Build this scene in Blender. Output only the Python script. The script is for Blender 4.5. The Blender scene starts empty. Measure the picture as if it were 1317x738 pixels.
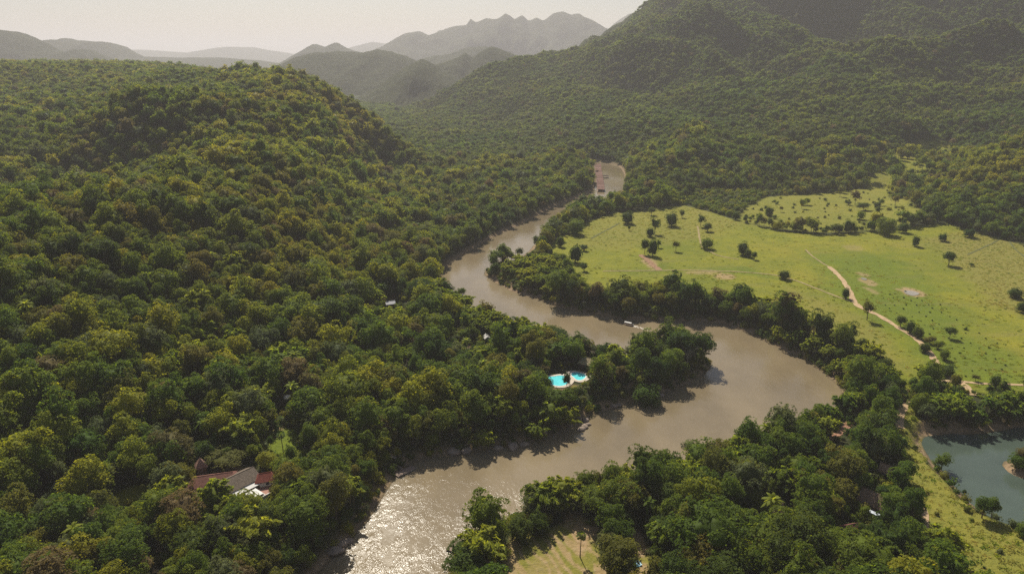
import bpy, math, random
import numpy as np
from mathutils import Vector, Matrix

R = math.radians
rng = np.random.default_rng(7)
random.seed(7)
scene = bpy.context.scene
COL = scene.collection

# ------------------------------------------------------------------ camera
W0, H0, FPX = 1317.0, 738.0, 940.0
CAMZ, PITCH = 160.0, R(17.4)
cp, sp = math.cos(PITCH), math.sin(PITCH)

def ray(px, py):
    a, b = (px - W0 / 2), (H0 / 2 - py)
    return np.array([a, FPX * cp + b * sp, -FPX * sp + b * cp])

def at(px, py, z=4.0):
    """point of the photograph at height z"""
    d = ray(px, py)
    t = (z - CAMZ) / d[2]
    return np.array([d[0] * t, d[1] * t, z])

def atY(px, py, Y):
    d = ray(px, py)
    t = Y / d[1]
    return np.array([d[0] * t, Y, CAMZ + d[2] * t])

def proj(P):
    P = np.atleast_2d(P)
    x, y, z = P[:, 0], P[:, 1], P[:, 2] - CAMZ
    dep = y * cp - z * sp
    up = y * sp + z * cp
    return W0 / 2 + FPX * x / dep, H0 / 2 - FPX * up / dep, dep

cam = bpy.data.cameras.new('camera')
cam.sensor_width = 36.0
cam.lens = 36.0 * FPX / W0
cam.clip_start, cam.clip_end = 1.0, 120000.0
camo = bpy.data.objects.new('camera', cam)
camo.location = (0, 0, CAMZ)
camo.rotation_euler = (R(90) - PITCH, 0, 0)
COL.objects.link(camo)
scene.camera = camo

# ------------------------------------------------------------------ light
SUN_EL, SUN_AZ = R(45.5), R(-12)          # azimuth from +Y towards +X
world = bpy.data.worlds.new('World')
scene.world = world
world.use_nodes = True
world.cycles.sampling_method = 'NONE'
nt = world.node_tree
nt.nodes.clear()
sky = nt.nodes.new('ShaderNodeTexSky')
sky.sky_type = 'NISHITA'
sky.sun_disc = False
sky.sun_elevation = SUN_EL
sky.sun_rotation = SUN_AZ
sky.altitude = 200
sky.air_density = 1.0
sky.dust_density = 1.6
sky.ozone_density = 1.0
bg = nt.nodes.new('ShaderNodeBackground')
bg.inputs['Strength'].default_value = 0.052
wo = nt.nodes.new('ShaderNodeOutputWorld')
nt.links.new(sky.outputs[0], bg.inputs['Color'])
nt.links.new(bg.outputs[0], wo.inputs['Surface'])

sun = bpy.data.lights.new('sun', 'SUN')
sun.energy = 5.0
sun.angle = R(0.6)
sun.color = (1.0, 0.93, 0.80)
suno = bpy.data.objects.new('sun', sun)
sd = Vector((math.sin(SUN_AZ) * math.cos(SUN_EL), math.cos(SUN_AZ) * math.cos(SUN_EL), math.sin(SUN_EL)))
suno.rotation_euler = sd.to_track_quat('Z', 'Y').to_euler()
suno.location = (0, 0, 600)
COL.objects.link(suno)

vs = scene.view_settings
vs.view_transform = 'Standard'
vs.look = 'None'
vs.exposure = 0.48
vs.gamma = 1.0
scene.cycles.use_denoising = False
scene.cycles.denoiser = 'OPENIMAGEDENOISE'
scene.cycles.denoising_input_passes = 'RGB_ALBEDO_NORMAL'
scene.cycles.denoising_prefilter = 'ACCURATE'
scene.cycles.max_bounces = 6
scene.cycles.diffuse_bounces = 2
scene.cycles.glossy_bounces = 2
scene.cycles.transmission_bounces = 3
scene.cycles.volume_bounces = 1
scene.cycles.transparent_max_bounces = 4
scene.cycles.caustics_reflective = False
scene.cycles.caustics_refractive = False
scene.cycles.sample_clamp_indirect = 4.0
scene.cycles.sample_clamp_direct = 3.0

# ------------------------------------------------------------------ helpers
def tag(o, label=None, cat=None, group=None, kind=None):
    if label: o['label'] = label
    if cat: o['category'] = cat
    if group: o['group'] = group
    if kind: o['kind'] = kind
    return o

def empty(name, loc, rz=0.0, scale=1.0):
    o = bpy.data.objects.new(name, None)
    o.location = tuple(map(float, loc)); o.rotation_euler = (0, 0, rz)
    o.scale = (scale,) * 3
    o.empty_display_size = 0.5
    COL.objects.link(o)
    return o

def mesh_np(name, V, F, mats, mi=None, smooth=False):
    """V (n,3); F: list of int arrays, one per face size"""
    me = bpy.data.meshes.new(name)
    V = np.asarray(V, np.float32)
    me.vertices.add(len(V))
    me.vertices.foreach_set('co', V.ravel())
    tot = [np.full(len(f), f.shape[1], np.int32) for f in F if len(f)]
    idx = [np.asarray(f, np.int32).ravel() for f in F if len(f)]
    tot = np.concatenate(tot); idx = np.concatenate(idx)
    me.loops.add(len(idx))
    me.loops.foreach_set('vertex_index', idx)
    me.polygons.add(len(tot))
    st = np.zeros(len(tot), np.int32); st[1:] = np.cumsum(tot)[:-1]
    me.polygons.foreach_set('loop_start', st)
    for m in (mats if isinstance(mats, (list, tuple)) else [mats]):
        me.materials.append(m)
    if mi is not None:
        me.polygons.foreach_set('material_index', np.asarray(mi, np.int32))
    if smooth is not False:
        sm = np.ones(len(tot), bool) if smooth is True else np.asarray(smooth, bool)
        me.polygons.foreach_set('use_smooth', sm)
    me.update()
    me.validate()
    return me

def link(name, me, parent=None, loc=(0, 0, 0), rz=0.0):
    o = bpy.data.objects.new(name, me)
    o.location = tuple(map(float, loc)); o.rotation_euler = (0, 0, rz)
    if parent: o.parent = parent
    COL.objects.link(o)
    return o

class MB:
    """collects boxes, prisms, tubes into one mesh"""
    def __init__(s): s.V, s.F = [], []
    def add(s, V, F):
        b = len(s.V); s.V += [tuple(map(float, v)) for v in V]; s.F += [tuple(i + b for i in f) for f in F]
        return s
    def box(s, c, d, rz=0.0):
        x, y, z = d[0] / 2, d[1] / 2, d[2] / 2
        ca, sa = math.cos(rz), math.sin(rz)
        V = []
        for a, b_, e in ((-x, -y, -z), (x, -y, -z), (x, y, -z), (-x, y, -z), (-x, -y, z), (x, -y, z), (x, y, z), (-x, y, z)):
            V.append((c[0] + a * ca - b_ * sa, c[1] + a * sa + b_ * ca, c[2] + e))
        return s.add(V, [(3, 2, 1, 0), (4, 5, 6, 7), (0, 1, 5, 4), (1, 2, 6, 5), (2, 3, 7, 6), (3, 0, 4, 7)])
    def tube(s, pts, rad, n=6):
        b = []
        for i, p in enumerate(pts):
            p = np.array(p, float)
            t = np.array(pts[min(i + 1, len(pts) - 1)], float) - np.array(pts[max(i - 1, 0)], float)
            t /= (np.linalg.norm(t) + 1e-9)
            u = np.cross(t, (0, 0, 1) if abs(t[2]) < .9 else (1, 0, 0)); u /= np.linalg.norm(u)
            w = np.cross(t, u)
            r = rad[i] if hasattr(rad, '__len__') else rad
            b.append([p + r * (math.cos(6.2832 * k / n) * u + math.sin(6.2832 * k / n) * w) for k in range(n)])
        V = [v for ring in b for v in ring]
        F = []
        for i in range(len(pts) - 1):
            for k in range(n):
                F.append((i * n + k, i * n + (k + 1) % n, (i + 1) * n + (k + 1) % n, (i + 1) * n + k))
        F.append(tuple(range(n))[::-1]); F.append(tuple((len(pts) - 1) * n + k for k in range(n)))
        return s.add(V, F)
    def mesh(s, name, mat, smooth=False):
        me = bpy.data.meshes.new(name)
        me.from_pydata(s.V, [], s.F)
        me.materials.append(mat)
        if smooth:
            me.polygons.foreach_set('use_smooth', [True] * len(me.polygons))
        me.update()
        return me
    def build(s, name, mat, parent=None, loc=(0, 0, 0), rz=0.0, smooth=False):
        return link(name, s.mesh(name, mat, smooth), parent, loc, rz)

# ------------------------------------------------------------------ noise
def _hash(ix, iy, seed):
    h = (ix.astype(np.int64) * 374761393 + iy.astype(np.int64) * 668265263 + seed * 1442695041) & 0xFFFFFFFF
    h = ((h ^ (h >> 13)) * 1274126177) & 0xFFFFFFFF
    h = h ^ (h >> 16)
    return (h & 0xFFFFFF) / float(0xFFFFFF)

def vnoise(x, y, seed=0):
    ix, iy = np.floor(x), np.floor(y)
    fx, fy = x - ix, y - iy
    fx = fx * fx * (3 - 2 * fx); fy = fy * fy * (3 - 2 * fy)
    a = _hash(ix, iy, seed); b = _hash(ix + 1, iy, seed)
    c = _hash(ix, iy + 1, seed); d = _hash(ix + 1, iy + 1, seed)
    return (a + (b - a) * fx) * (1 - fy) + (c + (d - c) * fx) * fy

def fbm(x, y, scale, octs=4, seed=0, gain=.5):
    v, amp, tot = 0.0, 1.0, 0.0
    f = 1.0 / scale
    for o in range(octs):
        v = v + amp * (vnoise(x * f + 17.3 * o, y * f - 9.1 * o, seed + o) * 2 - 1)
        tot += amp; amp *= gain; f *= 2.03
    return v / tot

def smooth(t):
    t = np.clip(t, 0, 1)
    return t * t * (3 - 2 * t)

# polygons ------------------------------------------------------------
def poly(px, z=4.0):
    return np.array([at(a, b, z)[:2] for a, b in px])

def inside(P, poly_):
    x, y = P[:, 0], P[:, 1]
    res = np.zeros(len(x), bool)
    n = len(poly_)
    for i in range(n):
        x0, y0 = poly_[i]; x1, y1 = poly_[(i + 1) % n]
        c = ((y0 > y) != (y1 > y))
        with np.errstate(divide='ignore', invalid='ignore'):
            res ^= c & (x < (x1 - x0) * (y - y0) / (y1 - y0 + 1e-12) + x0)
    return res

def dist_line(P, L, closed=True):
    best = np.full(len(P), 1e9)
    n = len(L)
    for i in range(n if closed else n - 1):
        a, b = L[i], L[(i + 1) % n]
        d = b - a
        t = np.clip(((P - a) @ d) / (d @ d + 1e-9), 0, 1)
        q = P - a - t[:, None] * d
        best = np.minimum(best, (q * q).sum(1))
    return np.sqrt(best)

def sdist(P, L):
    """signed distance, positive outside, only exact near the polygon"""
    out = np.full(len(P), 1e4)
    lo, hi = L.min(0) - 90, L.max(0) + 90
    m = ((P > lo) & (P < hi)).all(1)
    d = dist_line(P[m], L)
    d[inside(P[m], L)] *= -1
    out[m] = d
    return out

def chaikin(L, closed=True, n=2):
    L = np.asarray(L, float)
    for _ in range(n):
        A = L if closed else L[:-1]
        B = np.roll(L, -1, 0) if closed else L[1:]
        N = np.empty((2 * len(A), L.shape[1]))
        N[0::2] = .75 * A + .25 * B; N[1::2] = .25 * A + .75 * B
        if not closed:
            N = np.vstack([L[:1], N, L[-1:]])
        L = N
    return L

# ------------------------------------------------------------------ the plan of the valley (read off the photograph, at water / ground level)
RIVER = chaikin(poly([(330, 830), (405, 745), (430, 712), (460, 682), (482, 650), (500, 620), (526, 593), (580, 583), (640, 578), (690, 568), (722, 551),
    (760, 532), (800, 521), (850, 506), (890, 491), (913, 475), (917, 464), (900, 457), (850, 450), (800, 463), (760, 461), (700, 439), (650, 425),
    (600, 403), (571, 380), (564, 356), (575, 340), (600, 325), (640, 302), (680, 284), (710, 267), (735, 257), (755, 250), (766, 243), (766, 225),
    (762, 213), (735, 208.5), (700, 205), (700, 203), (735, 206), (768, 208), (788, 211), (799, 216), (804, 226), (804, 245), (785, 256), (752, 268), (730, 274), (712, 288),
    (697, 304), (684, 322), (664, 335), (642, 342), (620, 349), (634, 362), (664, 376), (690, 383), (720, 396), (760, 404), (800, 411), (850, 413),
    (900, 413), (935, 417), (958, 427), (1000, 446), (1040, 466), (1066, 484), (1084, 502), (1082, 520), (1060, 542), (1020, 560), (960, 585), (900, 607),
    (850, 622), (780, 632), (720, 642), (684, 655), (640, 676), (604, 706), (578, 738), (545, 790), (500, 860)], 0.0), True, 2)
PONDZ = 1.0
POND = chaikin(poly([(1181, 566), (1190, 560), (1215, 557), (1250, 558), (1290, 552), (1320, 548), (1400, 540), (1480, 600), (1480, 740), (1380, 700), (1317, 682),
    (1283, 671), (1253, 655), (1232, 632), (1206, 603), (1187, 580)], PONDZ), True, 2)
POND_LAND = chaikin(poly([(1290, 598), (1305, 590), (1340, 583), (1420, 590), (1420, 650), (1350, 622), (1306, 612)], PONDZ), True, 2)
FIELD = poly([(722, 306), (745, 298), (752, 288), (790, 275), (835, 270), (880, 264), (920, 275), (960, 289), (1010, 299), (1060, 303), (1120, 300), (1165, 297), (1215, 297),
    (1260, 308), (1330, 322), (1500, 350), (1500, 500), (1317, 515), (1240, 505), (1212, 496), (1190, 492), (1165, 505), (1148, 488), (1130, 470), (1095, 450), (1050, 436), (1000, 414), (940, 393), (870, 387),
    (800, 384), (765, 378), (748, 366), (728, 343), (700, 328), (695, 320)], 4.0)
UPFIELD = poly([(948, 286), (958, 268), (985, 254), (1030, 250), (1075, 247), (1110, 243), (1130, 236), (1150, 234), (1135, 250), (1165, 262), (1190, 286), (1172, 293), (1120, 298), (1060, 300), (1010, 296)], 4.0)
UPFIELD2 = poly([(1105, 246), (1130, 226), (1180, 213), (1218, 214), (1212, 228), (1180, 246), (1140, 254)], 4.0)
PADDY = poly([(506, 137), (560, 135), (565, 140), (508, 142)], 4.0)
CLEAR = poly([(652, 692), (668, 680), (690, 690), (730, 672), (748, 664), (768, 690), (778, 720), (790, 760), (640, 760), (648, 722)], 4.0)
CLEAR2 = poly([(800, 690), (822, 684), (836, 700), (842, 740), (838, 760), (806, 760), (815, 735)], 4.0)
LAWN = poly([(341, 578), (346, 558), (378, 552), (388, 566), (380, 588), (352, 590)], 8.0)
LAWN2 = poly([(150, 640), (180, 628), (195, 634), (180, 650), (152, 652)], 9.0)
GRASS = poly([(1150, 556), (1153, 540), (1166, 525), (1178, 528), (1185, 560), (1190, 582), (1208, 606), (1234, 636), (1256, 660), (1285, 676), (1320, 688), (1420, 720), (1420, 800),
    (1235, 800), (1225, 742), (1200, 712), (1186, 690), (1180, 655), (1168, 622), (1156, 590)], 4.0)
YARD = poly([(238, 628), (262, 606), (300, 600), (350, 604), (362, 622), (340, 648), (300, 650), (268, 640)], 8.0)
POOLYARD = poly([(698, 494), (703, 474), (750, 468), (758, 494), (730, 503), (704, 503)], 5.0)
HUTYARD = poly([(490, 394), (500, 385), (530, 390), (528, 400), (500, 404)], 8.0)
LANE = chaikin(poly([(1170, 522), (1160, 532), (1156, 548), (1158, 560)]), False, 2)
REDLANE = chaikin(poly([(1102, 538), (1090, 546), (1080, 555), (1066, 568)]), False, 2)

# ------------------------------------------------------------------ height of the land
ctrl = []
def cpt(px, py, Y): ctrl.append(atY(px, py, Y))
def cz(px, py, z): ctrl.append(at(px, py, z))
# flat valley floor
for a, b in [(640, 300), (560, 350), (700, 420), (900, 480), (800, 560), (600, 620), (500, 700), (700, 700), (900, 680), (1100, 600), (1250, 690), (1100, 720), (1250, 560),
             (1317, 450), (1200, 400), (1000, 350), (850, 320), (760, 360), (1317, 330), (1100, 300), (960, 280), (900, 245), (860, 250), (1100, 240), (740, 280),
             (600, 280), (660, 250), (560, 260), (620, 220), (700, 215), (560, 215), (520, 205), (600, 190), (680, 190), (540, 175), (600, 165), (640, 175), (540, 160), (520, 150), (560, 145),
             (540, 150), (1000, 240), (420, 690), (480, 600), (560, 560), (640, 540), (500, 520), (1317, 620), (1190, 250), (560, 400), (530, 340), (520, 300), (900, 800), (500, 800), (1300, 800), (1600, 700), (1600, 450), (1800, 340)]:
    cz(a, b, 5)
for a, b, z in [(0, 738, 12), (0, 650, 15), (150, 738, 9), (150, 620, 11), (300, 738, 7), (300, 640, 8), (350, 590, 8), (400, 560, 7), (0, 800, 12), (-200, 738, 18), (-300, 560, 40),
                (0, 540, 27), (0, 450, 38), (150, 520, 22), (150, 450, 28), (300, 500, 14), (420, 470, 9), (350, 420, 19), (430, 400, 12), (480, 420, 8), (350, 350, 31), (430, 340, 17), (480, 300, 9), (450, 250, 22),
                (350, 280, 46), (430, 280, 26), (150, 380, 40), (150, 300, 50), (0, 300, 62), (0, 350, 54), (250, 300, 50), (250, 380, 33), (250, 450, 20), (480, 240, 10), (480, 220, 14)]:
    cz(a, b, z)
for a, b, Y in [(0, 240, 620), (0, 200, 760), (0, 150, 1000), (0, 100, 1320), (0, 80, 1450), (-200, 100, 1300), (-200, 200, 760), (-200, 300, 480), (-500, 100, 1200), (-500, 300, 430),
                (90, 150, 960), (90, 200, 745), (90, 100, 1300), (100, 84, 1450), (150, 148, 830), (185, 148, 800), (215, 152, 800), (150, 216, 705), (185, 222, 690), (215, 222, 690), (240, 180, 735),
                (180, 120, 1020), (180, 90, 1400), (270, 150, 850), (270, 120, 1050), (270, 90, 1400), (300, 200, 690), (350, 220, 655), (350, 160, 800), (350, 120, 960), (345, 90, 1330), (400, 200, 760), (400, 150, 900), (400, 122, 1010),
                (395, 102, 1150), (420, 160, 900), (440, 125, 1080), (440, 180, 900), (470, 146, 1060), (470, 200, 960), (495, 166, 1050), (512, 186, 1080),
                # big mountain on the right
                (870, 8, 2100), (800, 36, 2120), (760, 56, 2150), (700, 74, 2200), (640, 80, 2250), (614, 84, 2280), (594, 110, 2250), (580, 132, 2200), (700, 120, 1800), (700, 160, 1560), (640, 130, 1950), (650, 160, 1750),
                (750, 90, 1850), (800, 100, 1650), (800, 160, 1340), (870, 60, 1750), (900, 100, 1500), (900, 160, 1210), (900, 200, 1040), (950, 30, 1900), (1000, 0, 2000), (1000, 60, 1650), (1000, 100, 1480), (1000, 160, 1180), (1000, 205, 1010),
                (1100, 40, 1700), (1100, 0, 1950), (1100, 100, 1400), (1100, 160, 1150), (1100, 200, 1010), (1185, 20, 1700), (1175, 60, 1480), (1165, 110, 1280), (1155, 160, 1130), (1210, 60, 1600), (1215, 110, 1400), (1210, 160, 1200),
                (1190, 200, 1080), (1280, 60, 1500), (1280, 110, 1290), (1317, 0, 1700), (1317, 150, 1110), (1270, 160, 1130), (1400, 100, 1300), (1600, 100, 1250), (1600, -50, 1800), (900, -60, 2500), (1000, -110, 2500), (1100, -140, 2450), (1317, -150, 2300), (1700, -150, 2300), (850, -10, 2400),
                # knob and the near right spur
                (860, 170, 1050), (830, 188, 1010), (895, 186, 1030), (860, 205, 985), (820, 220, 960), (1317, 196, 850), (1317, 240, 740), (1250, 232, 800), (1260, 270, 700), (1317, 285, 665), (1200, 262, 760), (1225, 210, 960), (1400, 190, 850), (1400, 290, 650), (1600, 200, 850)]:
    cpt(a, b, Y)
for x, y, z in [(-1600, 200, 150), (-1500, 1700, 165), (-760, 1800, 152), (-1000, 2300, 140), (-1400, 2600, 150), (-560, 1500, 95), (-500, 1400, 70), (-420, 1700, 10), (-620, 2000, 60), (-480, 2000, 8), (-300, 2000, 6), (-600, 2500, 10), (-400, 2500, 5), (-250, 2500, 6), (-500, 3000, 5), (-300, 3000, 5), (-800, 3000, 30), (-250, 2250, 10), (-330, 1400, 5), (-200, 1700, 5), (900, 3000, 420), (1700, 3000, 420), (2400, 1600, 330), (2200, 600, 150), (300, 3000, 250), 
                (1100, 200, 12), (1000, 500, 14), (-600, 60, 30), (0, 3200, 30), (150, 2900, 100), (-100, 2800, 20)]:
    ctrl.append(np.array([x, y, z], float))
ctrl = np.array(ctrl)
CX, CZ = ctrl[:, :2] / 1000.0, ctrl[:, 2]
Dm = np.sqrt(((CX[:, None] - CX[None]) ** 2).sum(-1) + 0.0008)
A = np.zeros((len(CX) + 3,) * 2)
A[:-3, :-3] = Dm - np.eye(len(CX)) * 0.006
A[:-3, -3] = 1; A[:-3, -2:] = CX; A[-3, :-3] = 1; A[-2:, :-3] = CX.T
WT = np.linalg.solve(A, np.concatenate([CZ, np.zeros(3)]))

def rbf(P):
    out = np.empty(len(P))
    for i in range(0, len(P), 40000):
        q = P[i:i + 40000] / 1000.0
        d = np.sqrt(((q[:, None] - CX[None]) ** 2).sum(-1) + 0.0008)
        out[i:i + 40000] = d @ WT[:-3] + WT[-3] + q @ WT[-2:]
    return out

def river_sd(P): return sdist(P, RIVER)
def pond_sd(P):
    a = sdist(P, POND)
    b = sdist(P, POND_LAND)
    return np.maximum(a, -b)

def height(P, carve=True):
    P = np.asarray(P, float)
    r = np.hypot(P[:, 0], P[:, 1])
    z = np.full(len(P), 5.0)
    m = r < 3400
    zz = rbf(P[m])
    x, y = P[m, 0], P[m, 1]
    up = np.clip((zz - 8) / 40, 0, 1)
    big_ = np.clip((zz - 40) / 120, 0, 1)
    zz = zz + up * (fbm(x, y, 120, 4, 3) * 13 + (np.abs(fbm(x + y * .25, y * .35, 80, 3, 11)) - .25) * -16) + big_ * smooth((x - 0) / 350) * (np.abs(fbm(x * 1.1 + 300 + .35 * y, y * .35, 230, 3, 15)) - .22) * -150
    flat_ = smooth((zz - 95) / 30) * smooth((-x + 40) / 80)
    zz = zz + big_ * smooth((x - 0) / 350) * 72 * fbm(x + .4 * y, y * 1.2, 290, 3, 33)
    zz = zz + up * smooth((-x + 60) / 120) * 9 * fbm(x, y, 110, 2, 35)
    zz = zz - 9 * smooth((zz - 55) / 40) * (1 - 1.1 * smooth((x + 480) / 60) * smooth((-60 - x) / 60) * smooth((y - 760) / 60) * smooth((1400 - y) / 80))
    zz = zz * (1 - flat_) + flat_ * (.35 * zz + .65 * (rbf(P[m]) - 20))
    zz = np.where(x < -150, np.minimum(zz, 138 + .08 * (zz - 138)), zz)
    zz = zz + 14 * np.exp(-((x + 410) / 130) ** 2 - ((y - 815) / 55) ** 2) - 16 * np.exp(-((x + 395) / 110) ** 2 - ((y - 705) / 45) ** 2)
    zz = zz - 78 * np.exp(-((x - 325) / 165) ** 2 - ((y - 2300) / 480) ** 2) + 11 * np.exp(-((x + 330) / 100) ** 2 - ((y - 1130) / 150) ** 2)
    zz = zz + 14 * np.exp(-((x - 222) / 55) ** 2 - ((y - 1040) / 60) ** 2)
    zz = zz + 7 * np.exp(-((x + 200) / 80) ** 2 - ((y - 640) / 60) ** 2)
    zz = np.maximum(zz, 4.4 + .6 * fbm(x, y, 40, 3, 5))
    fade = smooth((3400 - r[m]) / 600)
    z[m] = 5 + (zz - 5) * fade
    if carve:
        m = r < 1700
        s = river_sd(P[m])
        s = s + 1.6 * fbm(P[m, 0], P[m, 1], 9, 3, 21)
        zc = z[m]
        zc = np.where(s > 0, np.minimum(zc, 4.8 + np.maximum(0, s - 8) * .42), zc)
        bank = np.where(s > 0, .25 + (zc - .25) * smooth(s / 9.0), np.maximum(-3.0, .25 + s * .35))
        zc = np.where(s < 9, bank, zc)
        p = pond_sd(P[m]) + 1.2 * fbm(P[m, 0], P[m, 1], 7, 3, 22)
        bank = np.where(p > 0, PONDZ + .2 + (zc - PONDZ - .2) * smooth(p / 7.0), np.maximum(-2.0, PONDZ + .2 + p * .3))
        zc = np.where(p < 7, bank, zc)
        z[m] = zc
    return z

def hz(x, y): return float(height(np.array([[x, y]]))[0])

def ground_at(px, py):
    """where the sight line of a photo point meets the land"""
    d = ray(px, py); d = d / np.linalg.norm(d)
    t = np.concatenate([np.arange(150, 900, 3.0), np.arange(900, 3000, 8.0)])
    P = np.array([0, 0, CAMZ]) + t[:, None] * d
    h = height(P[:, :2])
    k = np.argmax(P[:, 2] < h)
    p = P[k]
    return np.array([p[0], p[1], h[k]])

# ------------------------------------------------------------------ materials
def newmat(name):
    m = bpy.data.materials.new(name); m.use_nodes = True
    n = m.node_tree; n.nodes.clear()
    out = n.nodes.new('ShaderNodeOutputMaterial')
    return m, n, out

def N(n, typ, **kw):
    x = n.nodes.new(typ)
    for k, v in kw.items(): setattr(x, k, v)
    return x

def mathn(n, op, a, b=None, clamp=False):
    x = n.nodes.new('ShaderNodeMath'); x.operation = op; x.use_clamp = clamp
    for i, v in enumerate((a, b)):
        if v is None: continue
        if isinstance(v, (int, float)): x.inputs[i].default_value = v
        else: n.links.new(v, x.inputs[i])
    return x.outputs[0]

def mixc(n, fac, a, b, mode='MIX'):
    x = n.nodes.new('ShaderNodeMix'); x.data_type = 'RGBA'; x.blend_type = mode
    for i, v in ((0, fac), (6, a), (7, b)):
        if isinstance(v, (int, float)): x.inputs[i].default_value = v
        elif isinstance(v, tuple): x.inputs[i].default_value = (*v, 1.0)
        else: n.links.new(v, x.inputs[i])
    return x.outputs[2]

def noise(n, scale, detail=4, rough=.55, vec=None, dist=0.0):
    x = n.nodes.new('ShaderNodeTexNoise')
    x.inputs['Scale'].default_value = scale; x.inputs['Detail'].default_value = detail
    x.inputs['Roughness'].default_value = rough; x.inputs['Distortion'].default_value = dist
    if vec is not None: n.links.new(vec, x.inputs['Vector'])
    return x.outputs[0]

def ramp(n, fac, stops):
    x = n.nodes.new('ShaderNodeValToRGB')
    while len(x.color_ramp.elements) < len(stops): x.color_ramp.elements.new(.5)
    for e, (p, c) in zip(x.color_ramp.elements, stops):
        e.position = p; e.color = (*c, 1.0) if len(c) == 3 else c
    n.links.new(fac, x.inputs[0])
    return x.outputs[0]

def foliage_mat(name, col, trans, tfac=.48, vary=.40):
    m, n, out = newmat(name)
    oi = N(n, 'ShaderNodeObjectInfo')
    geo = N(n, 'ShaderNodeNewGeometry')
    # leaf-to-leaf variation
    nz = noise(n, .55, 2, .6, geo.outputs['Position'])
    big = noise(n, .006, 3, .6, geo.outputs['Position'])
    v = mathn(n, 'ADD', mathn(n, 'MULTIPLY', oi.outputs['Random'], vary * 1.3), mathn(n, 'MULTIPLY', nz, .55))
    v = mathn(n, 'ADD', v, .84 - vary * .3)
    hue = mathn(n, 'ADD', .5, mathn(n, 'MULTIPLY', mathn(n, 'SUBTRACT', big, .5), -.10))
    hue = mathn(n, 'ADD', hue, mathn(n, 'MULTIPLY', mathn(n, 'SUBTRACT', oi.outputs['Random'], .5), -.035))
    def vary_(c):
        h = N(n, 'ShaderNodeHueSaturation')
        h.inputs['Color'].default_value = (*c, 1)
        n.links.new(hue, h.inputs['Hue']); n.links.new(v, h.inputs['Value'])
        return h.outputs[0]
    p = N(n, 'ShaderNodeBsdfPrincipled')
    p.inputs['Roughness'].default_value = .65
    p.inputs['Specular IOR Level'].default_value = .10
    n.links.new(vary_(col), p.inputs['Base Color'])
    t = N(n, 'ShaderNodeBsdfTranslucent')
    n.links.new(vary_(trans), t.inputs['Color'])
    mx = N(n, 'ShaderNodeMixShader'); mx.inputs[0].default_value = tfac
    n.links.new(p.outputs[0], mx.inputs[1]); n.links.new(t.outputs[0], mx.inputs[2])
    n.links.new(mx.outputs[0], out.inputs['Surface'])
    return m

def plain_mat(name, col, rough=.7, spec=.3, vary=.35, scale=1.5, bump=0.0, stretch=(1, 1, 1), metal=0.0):
    m, n, out = newmat(name)
    tc = N(n, 'ShaderNodeTexCoord')
    mp = N(n, 'ShaderNodeMapping'); mp.inputs['Scale'].default_value = stretch
    n.links.new(tc.outputs['Object'], mp.inputs[0])
    nz = noise(n, scale, 5, .65, mp.outputs[0])
    lo = tuple(c * (1 - vary) for c in col); hi = tuple(min(1, c * (1 + vary)) for c in col)
    c = ramp(n, nz, [(.3, lo), (.7, hi)])
    p = N(n, 'ShaderNodeBsdfPrincipled')
    p.inputs['Roughness'].default_value = rough; p.inputs['Specular IOR Level'].default_value = spec
    p.inputs['Metallic'].default_value = metal
    n.links.new(c, p.inputs['Base Color'])
    if bump:
        b = N(n, 'ShaderNodeBump'); b.inputs['Strength'].default_value = .6; b.inputs['Distance'].default_value = bump
        n.links.new(nz, b.inputs['Height']); n.links.new(b.outputs[0], p.inputs['Normal'])
    n.links.new(p.outputs[0], out.inputs['Surface'])
    return m

LEAF = {}
for nm, c, t in [('dark green', (.042, .070, .009), (.105, .145, .008)),
                 ('mid green', (.072, .106, .010), (.185, .235, .010)),
                 ('yellow green', (.125, .140, .010), (.335, .330, .012)),
                 ('olive', (.095, .096, .014), (.220, .205, .014)),
                 ('grey green', (.095, .112, .042), (.150, .170, .038)),
                 ('brownish', (.115, .092, .034), (.180, .140, .032)),
                 ('bamboo', (.120, .150, .016), (.320, .360, .020))]:
    LEAF[nm] = foliage_mat('leaves ' + nm, c, t)
BARK = plain_mat('bark', (.11, .085, .06), .9, .1, .4, 4)
STRAW = plain_mat('dry stems', (.20, .165, .09), .9, .1, .4, 4)

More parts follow.
